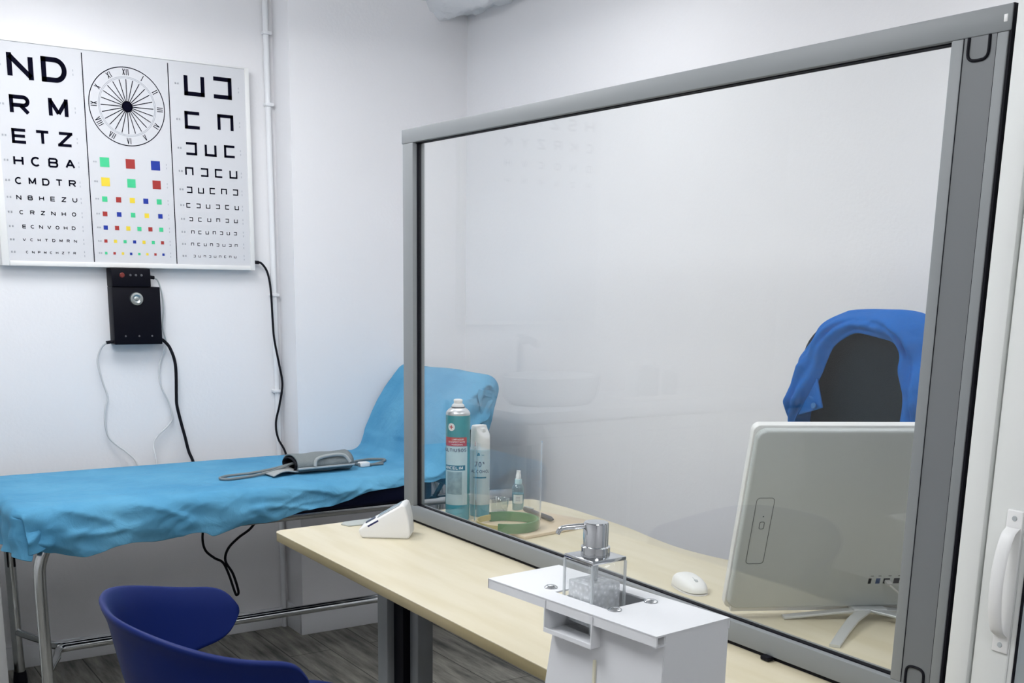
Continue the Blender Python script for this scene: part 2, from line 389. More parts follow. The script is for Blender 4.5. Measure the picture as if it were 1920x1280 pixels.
for s, ua, ub, z, h in LETTERS:
    cs = s.split(); n = len(cs)
    for i, c in enumerate(cs):
        b = MB(); glyph(b, c, ua+(ub-ua)*i/(n-1), z, h, h*1.02, .2, on_chart(0)); lab(b.build('letter', INK, ch, smooth=0), 'black letter '+c)
    for k in range(2): glyph(g, 'E', .722+k*.009, z, .006, .006, .3, on_chart(0))
    for k in range(2): glyph(g, 'I', .952, z-.008+k*.013, .009, .009, .3, on_chart(0))
for s, ua, ub, z, h in MARKS:
    cs = s.split(); n = len(cs)
    for i, c in enumerate(cs):
        b = MB(); glyph(b, '['+c, ua+(ub-ua)*i/(n-1), z, h, h, .19, on_chart(0)); lab(b.build('three_sided_symbol', INK, ch, smooth=0), 'black open square with its gap '+{'u': 'at the top', 'n': 'at the bottom', 'c': 'facing the pipe', 'd': 'facing the dial'}[c])
    for k in range(2): glyph(g, 'E', 1.292+k*.009, z, .006, .006, .3, on_chart(0))
    for k in range(2): glyph(g, 'I', 1.517, z-.008+k*.013, .009, .009, .3, on_chart(0))
SQC = {'G': ('green', (.045, .56, .25)), 'R': ('red', (.36, .022, .018)), 'B': ('blue', (.0, .025, .30)), 'Y': ('yellow', (.82, .62, .035))}
for s, ua, ub, z, h in SQUARES:
    n = len(s)
    for i, c in enumerate(s):
        u = ua+(ub-ua)*i/(n-1); f = on_chart(0)
        q = MB().poly([f(u-h/2, z-h/2), f(u+h/2, z-h/2), f(u+h/2, z+h/2), f(u-h/2, z+h/2)]); lab(q.build('coloured_square', mat('print_'+SQC[c][0], SQC[c][1], .5), ch, smooth=0), SQC[c][0]+' printed square')
    for k in range(2): glyph(g, 'E', 1.002+k*.007, z, .005, .005, .3, on_chart(0))
    for k in range(2): glyph(g, 'I', 1.246, z-.007+k*.012, .008, .008, .3, on_chart(0))
lab(g.build('row_marking', GREYINK, ch, smooth=0), 'tiny pale grey marks beside the rows')
for u in (.983, 1.2674): b = MB(); f = on_chart(0); b.poly([f(u-.0016, 1.4195), f(u+.0016, 1.4195), f(u+.0016, 2.0908), f(u-.0016, 2.0908)]); b.build('divider_line', INK, ch, smooth=0)
# dial
DU, DZ = 1.123, 1.935
def ring(mb, r0, r1, n=96, d=0):
    f = on_chart(d)
    for k in range(n):
        a, c = 2*math.pi*k/n, 2*math.pi*(k+1)/n
        mb.poly([f(DU+r*math.cos(t), DZ+r*math.sin(t)) for r, t in ((r0, a), (r1, a), (r1, c), (r0, c))])
b = MB(); ring(b, .1245, .1275); ring(b, 0.0001, .018, 48)
f = on_chart(0)
for k in range(24):
    a = math.pi*k/12; d = Vector((math.sin(a), math.cos(a))); p = Vector((d.y, -d.x)); q = Vector((DU, DZ))
    b.poly([f(*(q+d*.015-p*.0014)), f(*(q+d*.015+p*.0014)), f(*(q+d*.088+p*.0014)), f(*(q+d*.088-p*.0014))])
for k, s in enumerate(['XII', 'I', 'II', 'III', 'IV', 'V', 'VI', 'VII', 'VIII', 'IX', 'X', 'XI']):
    a = math.pi*k/6; up = Vector((math.sin(a), math.cos(a))); q = Vector((DU, DZ))+up*.1105; up = -up if 4 <= k <= 8 else up; rt = Vector((up.y, -up.x))
    ws = [.006 if c == 'I' else .0115 for c in s]; x = -sum(ws)/2
    for c, wd in zip(s, ws):
        cx = x+wd/2; x += wd
        def fn(u, v, q=q, rt=rt, up=up): P = q+rt*u+up*v; return f(P.x, P.y)
        glyph(b, c, cx, 0, .0225, .0095 if c != 'I' else .008, .11, fn)
b.build('dial_print', INK, ch, smooth=0)
b = MB(); ring(b, .0905, .0925, d=0); ring(b, .0945, .0965, d=0); lab(b.build('dial_ring_print', GREYINK, ch, smooth=0), 'pale grey double ring of the dial')
YW = 4.119
b = MB(); b.tube([(1.553, 4.10, 1.432), (1.578, 4.10, 1.431)], .0065, 12, smooth=False)
b.tube([(1.575, 4.10, 1.431), (1.592, 4.105, 1.427), (1.614, YW-.012, 1.395), (1.618, YW-.03, 1.33), (1.622, YW-.03, 1.22), (1.626, YW-.03, 1.15), (1.640, YW-.034, 1.06), (1.652, YW-.034, .98), (1.640, YW-.03, .90), (1.625, YW-.025, .83), (1.63, YW-.03, .77), (1.655, 4.07, .70), (1.66, 4.05, .55)], .0042, 8)
lab(b.build('power_cord', BLACK, ch), 'black cord from the lower right corner')

# ================================================================== CONTROL BOX UNDER THE CHART
bx = thing('lamp_control_box', 'black wall-mounted control box with silver disc below the eye chart', 'control box', (1.11, CH, 1.14))
MB().box(1.030, 1.196, 4.064, CH, 1.139, 1.338, .003).build('housing', BLACKG, bx)
up = MB().box(1.030, 1.164, 4.058, CH, 1.338, 1.400, .003).build('control_panel', BLACKG, bx)
MY = Matrix.Rotation(math.pi/2, 4, 'X')
def face_disc(prof, x, z, y, seg=32): return MB().lathe(prof, seg=seg, M=Matrix.Translation((x, y, z)) @ MY)
b = face_disc([(0, .004), (.007, .004), (.0085, .003), (.0115, .004), (.015, .007), (.0215, .006), (.0235, .0)], 1.112, 1.2965, 4.064)
d = lab(b.build('lamp_disc', mat('brushed_silver', (.42, .45, .44), .3, .9), bx), 'silver round lamp reflector')
b = face_disc([(0, .004), (.006, .004), (.0085, .002), (.009, 0)], 1.066, 1.377, 4.058, 24); lab(b.build('power_button', mat('dark_red_plastic', (.16, .02, .015), .4), up), 'dark red power button')
for x in (1.094, 1.113, 1.132):
    b = face_disc([(0, .004), (.0035, .0035), (.0045, 0)], x, 1.3775, 4.058, 16); lab(b.build('push_button', mat('dim_grey', (.09, .09, .10), .4), up), 'small grey push button')
for x in (1.068, 1.115, 1.160):
    b = face_disc([(0, .003), (.0028, .002), (.0035, 0)], x, 1.168, 4.064, 14); b.build('screw', mat('dim_grey', (.09, .09, .10), .4), bx)
b = MB(); b.tube([(1.164, 4.09, 1.372), (1.185, 4.09, 1.370)], .0065, 12, smooth=False); b.build('plug', BLACK, bx)
b = MB(); b.tube([(1.033, 4.08, 1.150), (1.004, 4.08, 1.146)], .0055, 12, smooth=False); b.build('plug', BLACK, bx)
b = MB(); b.tube([(1.184, 4.09, 1.370), (1.200, 4.095, 1.357), (1.213, 4.10, 1.31), (1.215, 4.10, 1.26), (1.209, 4.10, 1.20), (1.216, 4.10, 1.16), (1.220, 4.10, 1.145)], .0028, 8)
lab(b.build('grey_lead', GREYP, bx), 'thin grey lead looping down the right side')
b = MB(); b.tube([(1.196, 4.10, 1.157), (1.212, 4.10, 1.147), (1.232, 4.098, 1.12), (1.247, 4.095, 1.06), (1.245, 4.095, .955), (1.245, 4.095, .915), (1.256, 4.09, .85), (1.266, 4.085, .80), (1.276, 4.08, .745), (1.29, 4.06, .68), (1.30, 4.05, .5)], .0058, 10)
lab(b.build('power_cord', BLACK, bx), 'thick black power cord')
b = MB(); b.tube([(1.005, 4.08, 1.146), (.990, 4.10, 1.125), (.978, 4.108, 1.08), (.990, 4.108, 1.01), (1.004, 4.108, .955), (.994, 4.108, .915), (.990, 4.108, .86), (1.000, 4.108, .81), (1.032, 4.10, .775), (1.055, 4.09, .755), (1.085, 4.07, .71), (1.09, 4.05, .6)], .0034, 8)
lab(b.build('white_lead', mat('lead_white', (.62, .63, .64), .5), bx), 'thin white lead from the left plug')
b = MB(); b.tube([(1.220, 4.10, 1.145), (1.205, 4.108, 1.10), (1.190, 4.108, 1.045), (1.195, 4.108, .985), (1.220, 4.108, .925), (1.230, 4.108, .87), (1.214, 4.106, .842), (1.170, 4.10, .805), (1.153, 4.095, .775), (1.153, 4.07, .71), (1.155, 4.05, .6)], .0032, 8)
lab(b.build('white_lead', mat('lead_white', (.62, .63, .64), .5), bx), 'thin white lead looping back to the left')

# ================================================================== EXAMINATION BED
bed = thing('examination_bed', 'narrow examination bed with chrome legs and raised head end along the wall', 'examination bed', (1.3, 3.65, 0))
b = MB().box(.545, 1.90, 3.345, 3.955, .630, .718, .022, 4); b.build('mattress', NAVY, bed, smooth=60)
HA = R(60); HX, HZ = 1.915, .700
def hinge(x, y, z): return Vector((HX+x*math.cos(HA)-z*math.sin(HA), y, HZ+x*math.sin(HA)+z*math.cos(HA)))
HM = Matrix(((math.cos(HA), 0, -math.sin(HA), HX), (0, 1, 0, 0), (math.sin(HA), 0, math.cos(HA), HZ), (0, 0, 0, 1)))
b = MB().box(.0, .395, 3.345, 3.955, -.072, .008, .022, 4, M=HM); b.build('backrest', NAVY, bed, smooth=60)
for y in (3.40, 3.88): MB().box(.03, .36, y, y+.02, -.092, -.072, M=HM).build('backrest_bracket', STEEL, bed)
for y in (3.41, 3.89): MB().tube([(2.04, y, .80), (1.99, y, .70), (1.93, y, .612)], .008, 8, smooth=False).build('backrest_strut', BLACK, bed)
for y in (3.41, 3.90):
    b = MB(); b.tube([(.609, y, .04), (.608, y, .30), (.608, y, .50), (.616, y, .56), (.640, y, .602), (.690, y, .613), (.9, y, .613), (2.16, y, .613), (2.21, y, .602), (2.234, y, .56), (2.242, y, .50), (2.242, y, .3), (2.241, y, .04)], .0175, 16)
    b.build('side_frame', STEEL, bed, smooth=60)
    for x in (.609, 2.241):
        b = MB(); b.lathe([(0, 0), (.023, 0), (.023, .035), (.0195, .065), (.0185, .065)], (x, y, 0), 20); b.build('rubber_foot', BLACK, bed)
for x, s in ((.609, 1), (2.241, -1)):
    for y in (3.41, 3.90):
        q = 1 if y < 3.6 else -1
        MB().tube([(x, y, .205), (x+s*.03, y+q*.085, .205), (x+s*.055, 3.655-q*.10, .205), (x+s*.085, 3.655-q*.018, .205), (x+s*.16, 3.655-q*.012, .205)], .0125, 12).build('stretcher_arm', STEEL, bed, smooth=60)
for y in (3.643, 3.667): MB().tube([(.70, y, .205), (2.15, y, .205)], .0125, 14, smooth=False).build('stretcher_rail', STEEL, bed, smooth=60)
DS = mat('dull_steel', (.35, .36, .37), .4, .8)
for y in (3.43, 3.87): MB().box(.66, 2.19, y, y+.01, .606, .63).build('under_rail', DS, bed)
for x in (.75, 1.3, 1.85): MB().box(x, x+.03, 3.441, 3.869, .606, .63).build('under_crossbar', DS, bed)
b = MB(); b.box(.596, .622, 3.884, 3.90, .43, .50, .003); b.build('leg_clamp', BLACK, bed)

# disposable sheet
def sheet():
    # profile path along the bed: (x, z, normal x, normal z)
    pts = []
    def add(x, z): pts.append(Vector((x, z)))
    zt = .726
    xl = .532
    for k in range(10): add(xl+.004*math.sin(k), .588+k*.0115)
    for k in range(1, 9): a = R(90*k/8); add(xl+.028*(1-math.cos(a)), zt-.028+.028*math.sin(a))
    for k in range(1, 90): add(xl+.028+(1.865-xl-.028)*k/89, zt)
    # concave fillet at hinge
    cx, cz, rr = 1.865, zt+.06, .06
    for k in range(1, 10): a = R(60*k/9); add(cx+rr*math.sin(a), cz-rr*math.cos(a))
    p0 = pts[-1].copy(); d = Vector((math.cos(HA), math.sin(HA)))
    top = hinge(.395, 0, .016); L = (Vector((top.x, top.z))-p0).length-.03
    for k in range(1, 31): q = p0+d*(L*k/30)+Vector((-math.sin(HA), math.cos(HA)))*.020*math.sin(math.pi*k/30); pts.append(q)
    c = pts[-1]-Vector((-math.sin(HA), math.cos(HA)))*(-.0) ; n0 = Vector((-math.sin(HA), math.cos(HA)))
    cc = pts[-1]-n0*.05
    for k in range(1, 13):
        a = HA+math.pi/2-R(174*k/12); pts.append(cc+Vector((math.cos(a), math.sin(a)))*.05)
    d2 = (pts[-1]-pts[-2]).normalized()
    for k in range(1, 12): pts.append(pts[-1]+d2*.018)
    n = len(pts); rows = []
    y0, y1 = 3.338, 3.962; rad = .032
    nl = 46
    for i, p in enumerate(pts):
        t = (pts[min(i+1, n-1)]-pts[max(i-1, 0)]).normalized(); nn = Vector((-t.y, t.x))
        x = p.x
        # drop of the near edge, measured round the edge
        if x < 1.1 and p.y < .8: drop = .140+.010*math.sin(x*11)+.010*math.sin(x*27+1)
        elif p.y < .74 and x < 1.9: drop = .135-.10*min(1, max(0, (x-1.08)/.62))**1.3+.006*math.sin(x*30)
        else:
            q = min(1, max(0, (p.y-.72)/.30)); drop = .045+.05*q+.018*math.sin(p.y*34)
        if i < 12: drop = .05
        far = .05
        row = []
        W = y1-y0
        for k in range(nl+1):
            if k < 16: s = -(drop+rad*.57)*(1-k/16); yy = y0; sd = -1; over = -s
            elif k > nl-8: over = (far+rad*.57)*((k-(nl-8))/8); yy = y1; sd = 1
            else: over = 0; sd = 0; yy = y0+rad+(W-2*rad)*(k-16)/(nl-24)
            # wrinkles
            pos3 = Vector((x*5, yy*4, p.y*5))
            flat = max(0, (noise.noise(Vector((x*2.2+yy*3.1, yy*2.0-x*1.4, p.y*3)))))**2*.012 + noise.noise(Vector((x*9, yy*7, p.y*9)))*.0018
            rid = 1-abs(noise.noise(Vector((x*3.0+yy*6.5, (yy-x*.35)*5., p.y*4+2))))
            flat += max(0, rid-.90)*.045
            if over > 0:
                a = min(over/rad, math.pi/2); extra = max(0, over-rad*math.pi/2)
                oy = rad*math.sin(a)-rad; dn = rad*(1-math.cos(a))+extra
                e2 = min(1, over/.05)
                # diagonal folds on the hanging side
                u = x*1.0+p.y*.8
                r1 = 1-abs(noise.noise(Vector((u*5.5-dn*13, dn*6+u*1.2, 4.1))))
                fold = e2*(.012*noise.noise(Vector((u*8-dn*18, dn*6, .5)))+.11*max(0, r1-.86)+.05*max(0, .92*(1-abs(noise.noise(Vector((u*11+dn*22, dn*9-u*2, 8.1)))))-.80)+.010*math.sin(u*21+dn*30)*(dn/.13)**2)
                if x < .66 and i > 8: fold += e2*.012*math.sin(u*95)*(dn/.12)
                inw = .022*(max(0, dn-.095)/.05) if x < 1.6 else 0
                lift = fold+.010*e2-inw
                q = p-nn*(dn-.003)
                row.append(Vector((q.x, yy+sd*(oy+rad*0+lift), q.y)))
            else:
                edge = min(1, min(yy-y0-rad, y1-yy-rad)/.03)
                q = p+nn*(flat*edge+.003)
                if i < 20: q = q+Vector((-1, 0))*(.012*math.sin(yy*55)+.008*noise.noise(Vector((yy*30, p.y*12, 1))))*max(0, (zt-p.y)/.1)
                if p.y > .8: # soft sag and shape of the raised part
                    q = q+nn*(.014*noise.noise(Vector((yy*4, p.y*6, 7))))
                    if i > 118: # the top dips toward the near corner
                        pass
                row.append(Vector((q.x, yy, q.y)))
        rows.append(row)
    return rows
b = MB().grid(sheet()); sh = b.build('bed_sheet', SHEET, smooth=180, solid=.0012, sub=1)
tag(sh, 'light blue disposable sheet draped over the examination bed and its raised head', 'bed sheet')

# loop of cable hanging below the bed
CABLE = [(1.289, 3.912, .612), (1.289, 3.94, .56), (1.287, 3.98, .479), (1.284, 3.99, .425), (1.294, 3.99, .383), (1.326, 3.99, .351), (1.357, 3.99, .33), (1.376, 3.985, .284), (1.398, 3.985, .208), (1.406, 3.985, .198), (1.411, 3.985, .214), (1.393, 3.985, .282), (1.364, 3.98, .338), (1.38, 3.99, .381), (1.421, 3.99, .418), (1.47, 3.99, .449), (1.50, 3.97, .50), (1.53, 3.93, .57), (1.535, 3.912, .612)]
b = MB(); b.tube(CABLE, .0048, 8)
tag(b.build('cable', BLACK), 'dark cable hanging in a loop below the examination bed', 'cable')

# blood pressure cuff on the bed
cuff = thing('pressure_cuff', 'grey rolled blood pressure cuff with hoses lying on blue bed sheet', 'pressure cuff', (1.56, 3.55, .729), R(3))
CG = mat('cuff_fabric', (.20, .225, .23), .8, bump=.3, bump_scale=300, noise_amt=.1, noise_scale=30); CGL = mat('cuff_light', (.36, .385, .39), .7)
def roll(rx, rz, x0, x1, cz, n=28, turns=1.0, a0=0, seg=14):
    rows = []
    for k in range(n+1):
        a = a0+2*math.pi*turns*k/n; f_ = 1-.04*k/n
        rows.append([Vector((x0+(x1-x0)*j/seg, rx*f_*math.cos(a)+.002*math.sin(j*1.3), cz+rz*f_*math.sin(a)+.0015*math.sin(j*.9+a))) for j in range(seg+1)])
    return rows
b = MB().grid(roll(.058, .030, -.105, .105, .033, turns=1.15, a0=-2.2)); b.build('rolled_cuff', CG, cuff, local=True, solid=.005, smooth=80)
b = MB().grid(roll(.050, .022, -.112, .10, .031, turns=1.0, a0=-1.2)); b.build('inner_layer', BLACK, cuff, local=True, solid=.004, smooth=80)
b = MB().grid([[Vector((-.20+.10*j/8, -.07+.10*k/6+.02*j/8, .008+.010*math.sin(j*.5)*(1-k/6)+.012*(j/8)**2)) for j in range(9)] for k in range(7)])
lab(b.build('flap', CGL, cuff, local=True, solid=.004, smooth=80), 'light grey end flap')
b = MB()
pts = [(-.045, -.064, .028), (-.035, -.060, .052), (.02, -.052, .060), (.070, -.054, .056), (.088, -.064, .032)]
b.tube(pts, .006, 8); lab(b.build('edge_binding', CGL, cuff, local=True), 'light grey piping arched over the roll')
b = MB().box(-.108, .106, -.0655, -.060, .020, .027, .002); lab(b.build('edge_band', mat('silver_strip', (.5, .52, .53), .35, .3), cuff, local=True), 'silver strip along the roll')
b = MB(); b.tube([(-.09, .0, .035), (-.16, .02, .018), (-.24, .03, .008), (-.32, .025, .007), (-.36, -.005, .007), (-.34, -.035, .007), (-.26, -.02, .007), (-.18, .0, .012), (-.10, .01, .03)], .0045, 8); lab(b.build('hose', CG, cuff, local=True), 'grey hose looped to the left')
b = MB(); b.tube([(.10, .0, .025), (.15, -.01, .012), (.20, -.01, .006), (.27, .03, .006), (.30, .07, .006), (.25, .10, .006), (.18, .08, .006), (.15, .04, .006), (.18, .0, .006), (.25, -.01, .006)], .0045, 8); lab(b.build('hose', CG, cuff, local=True), 'grey hose looped to the right')
b = MB().box(.155, .19, -.022, .008, .002, .018, .003); lab(b.build('connector', WHITEP, cuff, local=True), 'white hose connector')

# ================================================================== BLUE SHELL CHAIR
chair = thing('shell_chair', 'dark blue plastic shell chair with wrap-around armrests in front of bed', 'chair', (.821, 2.134, 0))
def chair_rim(t):
    a, bb, e, rot = .316, .284, .858, -.105
    c, s = math.cos(t), math.sin(t)
    X = -a*math.copysign(abs(c)**e, c); Y = bb*math.copysign(abs(s)**e, s)
    return Vector((math.cos(rot)*X-math.sin(rot)*Y+.821, math.sin(rot)*X+math.cos(rot)*Y+2.134))
rows = []; n = 72
for k in range(n+1):
    t = -math.pi/2+math.pi*k/n; u = abs(t)/(math.pi/2)
    ztop = .756-.065*abs(math.sin(t))**2.925
    tip = max(0, (u-.86)/.14)
    zlow = .47+.085*min(1, max(0, (u-.16)/.34))**.8+.10*max(0, u-.75)
    if u > .86: # rounded tips
        r = math.sqrt(max(0, 1-tip**2.8)); mid = (ztop-.055)
        ztop_ = mid+(ztop-mid)*max(r, .05); zlow = mid+(zlow-mid)*max(r, .05)
    else: ztop_ = ztop
    p = chair_rim(t); c = Vector((.84, 2.134))
    row = []
    for j in range(15):
        v = j/14; z = zlow+(ztop_-zlow)*v
        ins = .055*((.76-z)/.28)**1.2 if z < .76 else 0
        flare = .012*max(0, (z-(ztop-.05))/.05)**2
        d = (p-c).normalized(); q = p-d*(ins-flare)
        row.append(Vector((q.x, q.y, z)))
    rows.append(row)
b = MB().grid(rows); sl = b.build('shell_back', BLUEP, chair, smooth=80, solid=.014, sub=1)
rows = []
for i in range(17):
    r = i/16; row = []
    for j in range(48):
        a = 2*math.pi*j/48; ex = .72
        c, s = math.cos(a), math.sin(a)
        X = .265*math.copysign(abs(c)**ex, c)*r; Y = .225*math.copysign(abs(s)**ex, s)*r
        z = .472-.022*(1-r**2)-(.028*max(0, (r-.86)/.14)**2)
        if X > .12: z -= .02*((X-.12)/.15)**2
        if X < -.15: z += .02*((-X-.15)/.12)**2
        cr, sr = math.cos(-.06), math.sin(-.06)
        row.append(Vector((.815+X*cr-Y*sr, 2.14+X*sr+Y*cr, z)))
    rows.append(row)
b = MB().grid(rows, close=True); b.build('seat', BLUEP, chair, smooth=80, solid=.012, sub=1)
b = MB().box(.70, .90, 2.05, 2.23, .425, .448, .006); b.build('under_seat_plate', STEEL, chair)
for sx, sy in ((-1, -1), (-1, 1), (1, -1), (1, 1)):
    b = MB(); b.tube([(.80+sx*.09, 2.14+sy*.08, .435), (.80+sx*.17, 2.14+sy*.17, .36), (.80+sx*.23, 2.14+sy*.23, .0)], .011, 10); b.build('leg', STEEL, chair)

# ================================================================== DESK
desk = thing('desk', 'pale birch desk with curved far edge standing under the glass screen', 'desk', (1.5, 2.0, 0))
def spline(P, sub=8):
    Q = []
    for i in range(len(P)-1):
        p0, p1, p2, p3 = [Vector(P[max(0, min(len(P)-1, i+k))]) for k in (-1, 0, 1, 2)]
        for k in range(sub):
            t = k/sub; Q.append(.5*((2*p1)+(p2-p0)*t+(2*p0-5*p1+4*p2-p3)*t*t+(3*p1-p0-3*p2+p3)*t**3))
    return Q+[Vector(P[-1])]
edge = spline([(1.93, 2.72), (1.936, 2.60), (1.930, 2.45), (1.918, 2.30), (1.897, 2.18), (1.884, 2.07), (1.888, 1.98), (1.91, 1.87), (1.96, 1.72), (2.05, 1.55), (2.16, 1.38), (2.24, 1.2), (2.27, .99)])
outl = [(1.07, .985), (1.07, 2.715), (1.076, 2.728), (1.09, 2.735), (1.4, 2.752), (1.90, 2.78), (1.92, 2.765)]+[(p.x, p.y) for p in edge]
b = MB().prism(outl, .7283, .73)
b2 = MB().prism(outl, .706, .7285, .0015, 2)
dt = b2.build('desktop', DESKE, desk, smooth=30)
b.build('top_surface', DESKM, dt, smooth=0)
for (x, y) in ((1.30, 2.42), (1.32, 1.25)):
    lg = MB(); lg.box(x-.045, x-.005, y+.03, y+.085, .03, .706, .004); lg.box(x-.005, x+.04, y-.06, y-.005, .03, .706, .004)
    lo = lg.build('leg', FRAMEG, desk)
    MB().box(x-.025, x+.02, y-.02, y+.05, .03, .706).build('recess_panel', BLACKG, lo)
    MB().box(x-.20, x+.45, y-.03, y+.04, .0, .032, .006).build('foot', FRAMEG, desk)
MB().box(1.20, 1.9, 1.20, 1.24, .66, .706).build('support_beam', FRAMEG, desk)

# ================================================================== GLASS SCREEN ON THE DESK
ps = thing('partition_screen', 'grey aluminium framed glass screen standing along the desk', 'partition screen', (1.458, 1.85, .73))
XA, XB = 1.440, 1.476
YR, YL = .977, 2.708
b = MB().box(XA, XB, YR, YL, 1.722, 1.757, .0025); b.build('top_rail', FRAMEG, ps)
MB().box(XA+.010, XB-.010, 1.06, 2.65, 1.7200, 1.722).build('top_gasket', BLACK, ps)
b = MB().box(XA, XB, YR, YL, .738, .777, .0015); b.build('bottom_rail', FRAMEG, ps)
MB().box(XA+.0125, XB-.0125, 1.06, 2.65, .777, .7790).build('bottom_gasket', BLACK, ps)
MB().box(XA+.006, XB-.006, YR+.01, YL-.004, .7305, .7385).build('shadow_strip', BLACK, ps)  # black strip stands in for the shadow under the bottom rail
b = MB().box(XA, XB, 2.648, YL-.006, .777, 1.722, .002); lp = b.build('post', FRAMEG, ps); lab(lp, 'slim end post away from the door')
MB().box(XA+.0125, XB-.0125, 2.644, 2.648, .777, 1.722).build('post_gasket', BLACK, lp)
MB().box(XA+.006, XB-.006, YL-.006, YL-.001, .777, 1.722).build('end_strip', BLACK, lp)
b = MB().box(XA, XB, 1.0485, 1.068, .777, 1.722, .0015); b.box(XA, XB, .980, .9965, .777, 1.722, .0015); rp = b.build('post', FRAMEG, ps); lab(rp, 'wide end post beside the door')
MB().box(XA+.0015, XB-.0015, .9965, 1.0485, .777, 1.722).build('inset_panel', FRAMED, rp)
b = MB().box(XA+.0008, XB, 1.0478, 1.0492, .777, 1.722); b.box(XA+.0008, XB, .9958, .9972, .777, 1.722); b.box(XA+.002, XB-.002, .9765, .9800, .733, 1.757); b.build('groove', BLACK, rp)
for z0, s in ((1.722, -1), (.777, 1)):
    def slot(v, dz): return (XA+.0008, v, z0+s*dz)
    b = MB(); b.tube([slot(1.040, .0), slot(1.040, .022), slot(1.036, .029), slot(1.029, .031), slot(1.019, .031), slot(1.012, .029), slot(1.008, .022), slot(1.008, .0)], .0022, 8, sub=4)
    b.build('cable_slot', BLACK, rp)
b = MB(); b.box(XA-.0006, XA+.002, .983, .989, 1.734, 1.744, .001); lab(b.build('corner_chip', WHITEP, ps), 'pale chip at the top corner')
MB().box(1.4555, 1.4605, 1.063, 2.650, .779, 1.720).build('glass_pane', GLASS, ps, smooth=0)
b = MB().box(XA-.012, XA+.004, 1.315, 1.335, .731, .739, .002); b.build('foot_clip', BLACK, ps)
# ================================================================== THINGS ON THE DESK, FAR SIDE OF THE GLASS
ZD = .7300
def wrap(cx, cy, r, a0):
    """plane (u along the surface, v up) onto a standing cylinder facing angle a0"""
    return lambda u, v: (cx+r*math.cos(a0+u/r), cy+r*math.sin(a0+u/r), v)
def patch(mb, fn, u0, u1, v0, v1, n=12):
    for k in range(n):
        a = u0+(u1-u0)*k/n; c = u0+(u1-u0)*(k+1)/n; mb.poly([fn(a, v0), fn(c, v0), fn(c, v1), fn(a, v1)])
def word(mb, s, u, v, size, fn, th=.18, step=1.12, wid=.8):
    ws = [size*wid*(.35 if c == 'I' else 1) for c in s]; gap = size*wid*(step-1)+size*.06; x = u-(sum(ws)+gap*(len(s)-1))/2
    for c, w_ in zip(s, ws):
        if c != ' ': glyph(mb, c, x+w_/2, v, size, size*wid, th, fn)
        x += w_+gap
TEAL = mat('teal_print', (.012, .25, .29), .35); TEALD = mat('dark_teal_print', (.012, .12, .18), .4)
can = thing('spray_can', 'tall teal aerosol can with red band, white nozzle and no lid', 'spray can', (1.571, 2.632, ZD))
cx, cy, cr = 1.571, 2.632, .0335; a0 = math.atan2(-cy, -cx)
MB().lathe([(0, 0), (.031, 0), (cr, .003), (cr, .290), (.0325, .2925)], (cx, cy, ZD), 48).build('body', TEAL, can, smooth=50)
b = MB().lathe([(.0327, .291), (.0335, .294), (.0325, .299), (.029, .304), (.0225, .3095), (.0190, .3115), (.0, .3115)], (cx, cy, ZD), 48); b.build('shoulder', mat('bright_tin', (.74, .75, .76), .3, .7), can, smooth=50)
MB().lathe([(.0188, .311), (.0192, .3125), (.0185, .314), (0, .314)], (cx, cy, ZD), 40).build('crimp_ring', mat('dim_grey', (.09, .09, .10), .4), can, smooth=50)
b = MB().lathe([(.0175, .3135), (.0172, .317), (.0155, .320), (.0118, .3225), (.0118, .3285), (.0128, .330), (.012, .333), (.009, .3345), (0, .3345)], (cx, cy, ZD), 32); b.build('nozzle', WHITEP, can, smooth=40)
def cyl(d): return wrap(cx, cy, cr+d, a0)
f = cyl(.0004)
b = MB(); patch(b, f, -.042, .030, .775, .938, 20); lb = b.build('label', mat('pale_can_label', (.50, .62, .64), .4, noise_amt=.12, noise_scale=40), can, smooth=60)
f = cyl(.0007)
b = MB(); patch(b, f, -.042, .027, .939, .963, 20); lab(b.build('red_band', mat('label_red', (.50, .03, .035), .4), lb, smooth=60), 'red band with small white lettering')
b = MB(); patch(b, f, -.042, .036, .730, .775, 20); lab(b.build('lower_band', mat('label_blue_teal', (.06, .30, .38), .4, noise_amt=.3, noise_scale=60), lb, smooth=60), 'blue green lower part of the label')
b = MB(); patch(b, f, -.042, .022, .872, .886, 16); lab(b.build('name_band', TEALD, lb, smooth=60), 'dark band framing white lettering')
b = MB(); patch(b, f, -.034, .012, .805, .868, 14); lab(b.build('label_picture', mat('label_picture_grey', (.26, .35, .37), .45, noise_amt=.5, noise_scale=70), lb, smooth=60), 'grey picture of a tidy room')
f = cyl(.0010)
b = MB()
for k in range(28):
    a, c = 2*math.pi*k/28, 2*math.pi*(k+1)/28; b.poly([f(-.019, .991), f(-.019+.0105*math.cos(a), .991+.0105*math.sin(a)), f(-.019+.0105*math.cos(c), .991+.0105*math.sin(c))])
lab(b.build('emblem_disc', WHITEP, can, smooth=0), 'white round emblem')
f = cyl(.0013)
b = MB(); patch(b, f, -.0205, -.0175, .9855, .9965, 2); patch(b, f, -.0245, -.0135, .9895, .9925, 2); lab(b.build('emblem_cross', mat('label_red', (.5, .03, .035), .4), can, smooth=0), 'red cross')
b = MB(); word(b, 'LIMPIADOR', .0, .9575, .0045, f); word(b, 'DESINFECTANTE', -.004, .9505, .0042, f); word(b, 'HIGIENIZANTE'.replace('G', 'C'), -.002, .9435, .0032, f)
b.build('white_lettering', WHITEP, lb, smooth=0); b = MB(); word(b, 'ANCELIM', -.013, .879, .0088, f, .18, 1.1, .85); b.build('white_lettering', WHITEP, lb, smooth=0)
b = MB(); word(b, 'MULTIUSOS', -.013, .9280, .0095, f, .19, 1.15, .8); lab(b.build('lettering', mat('label_purple_grey', (.09, .07, .13), .5), lb, smooth=0), 'dark grey lettering')

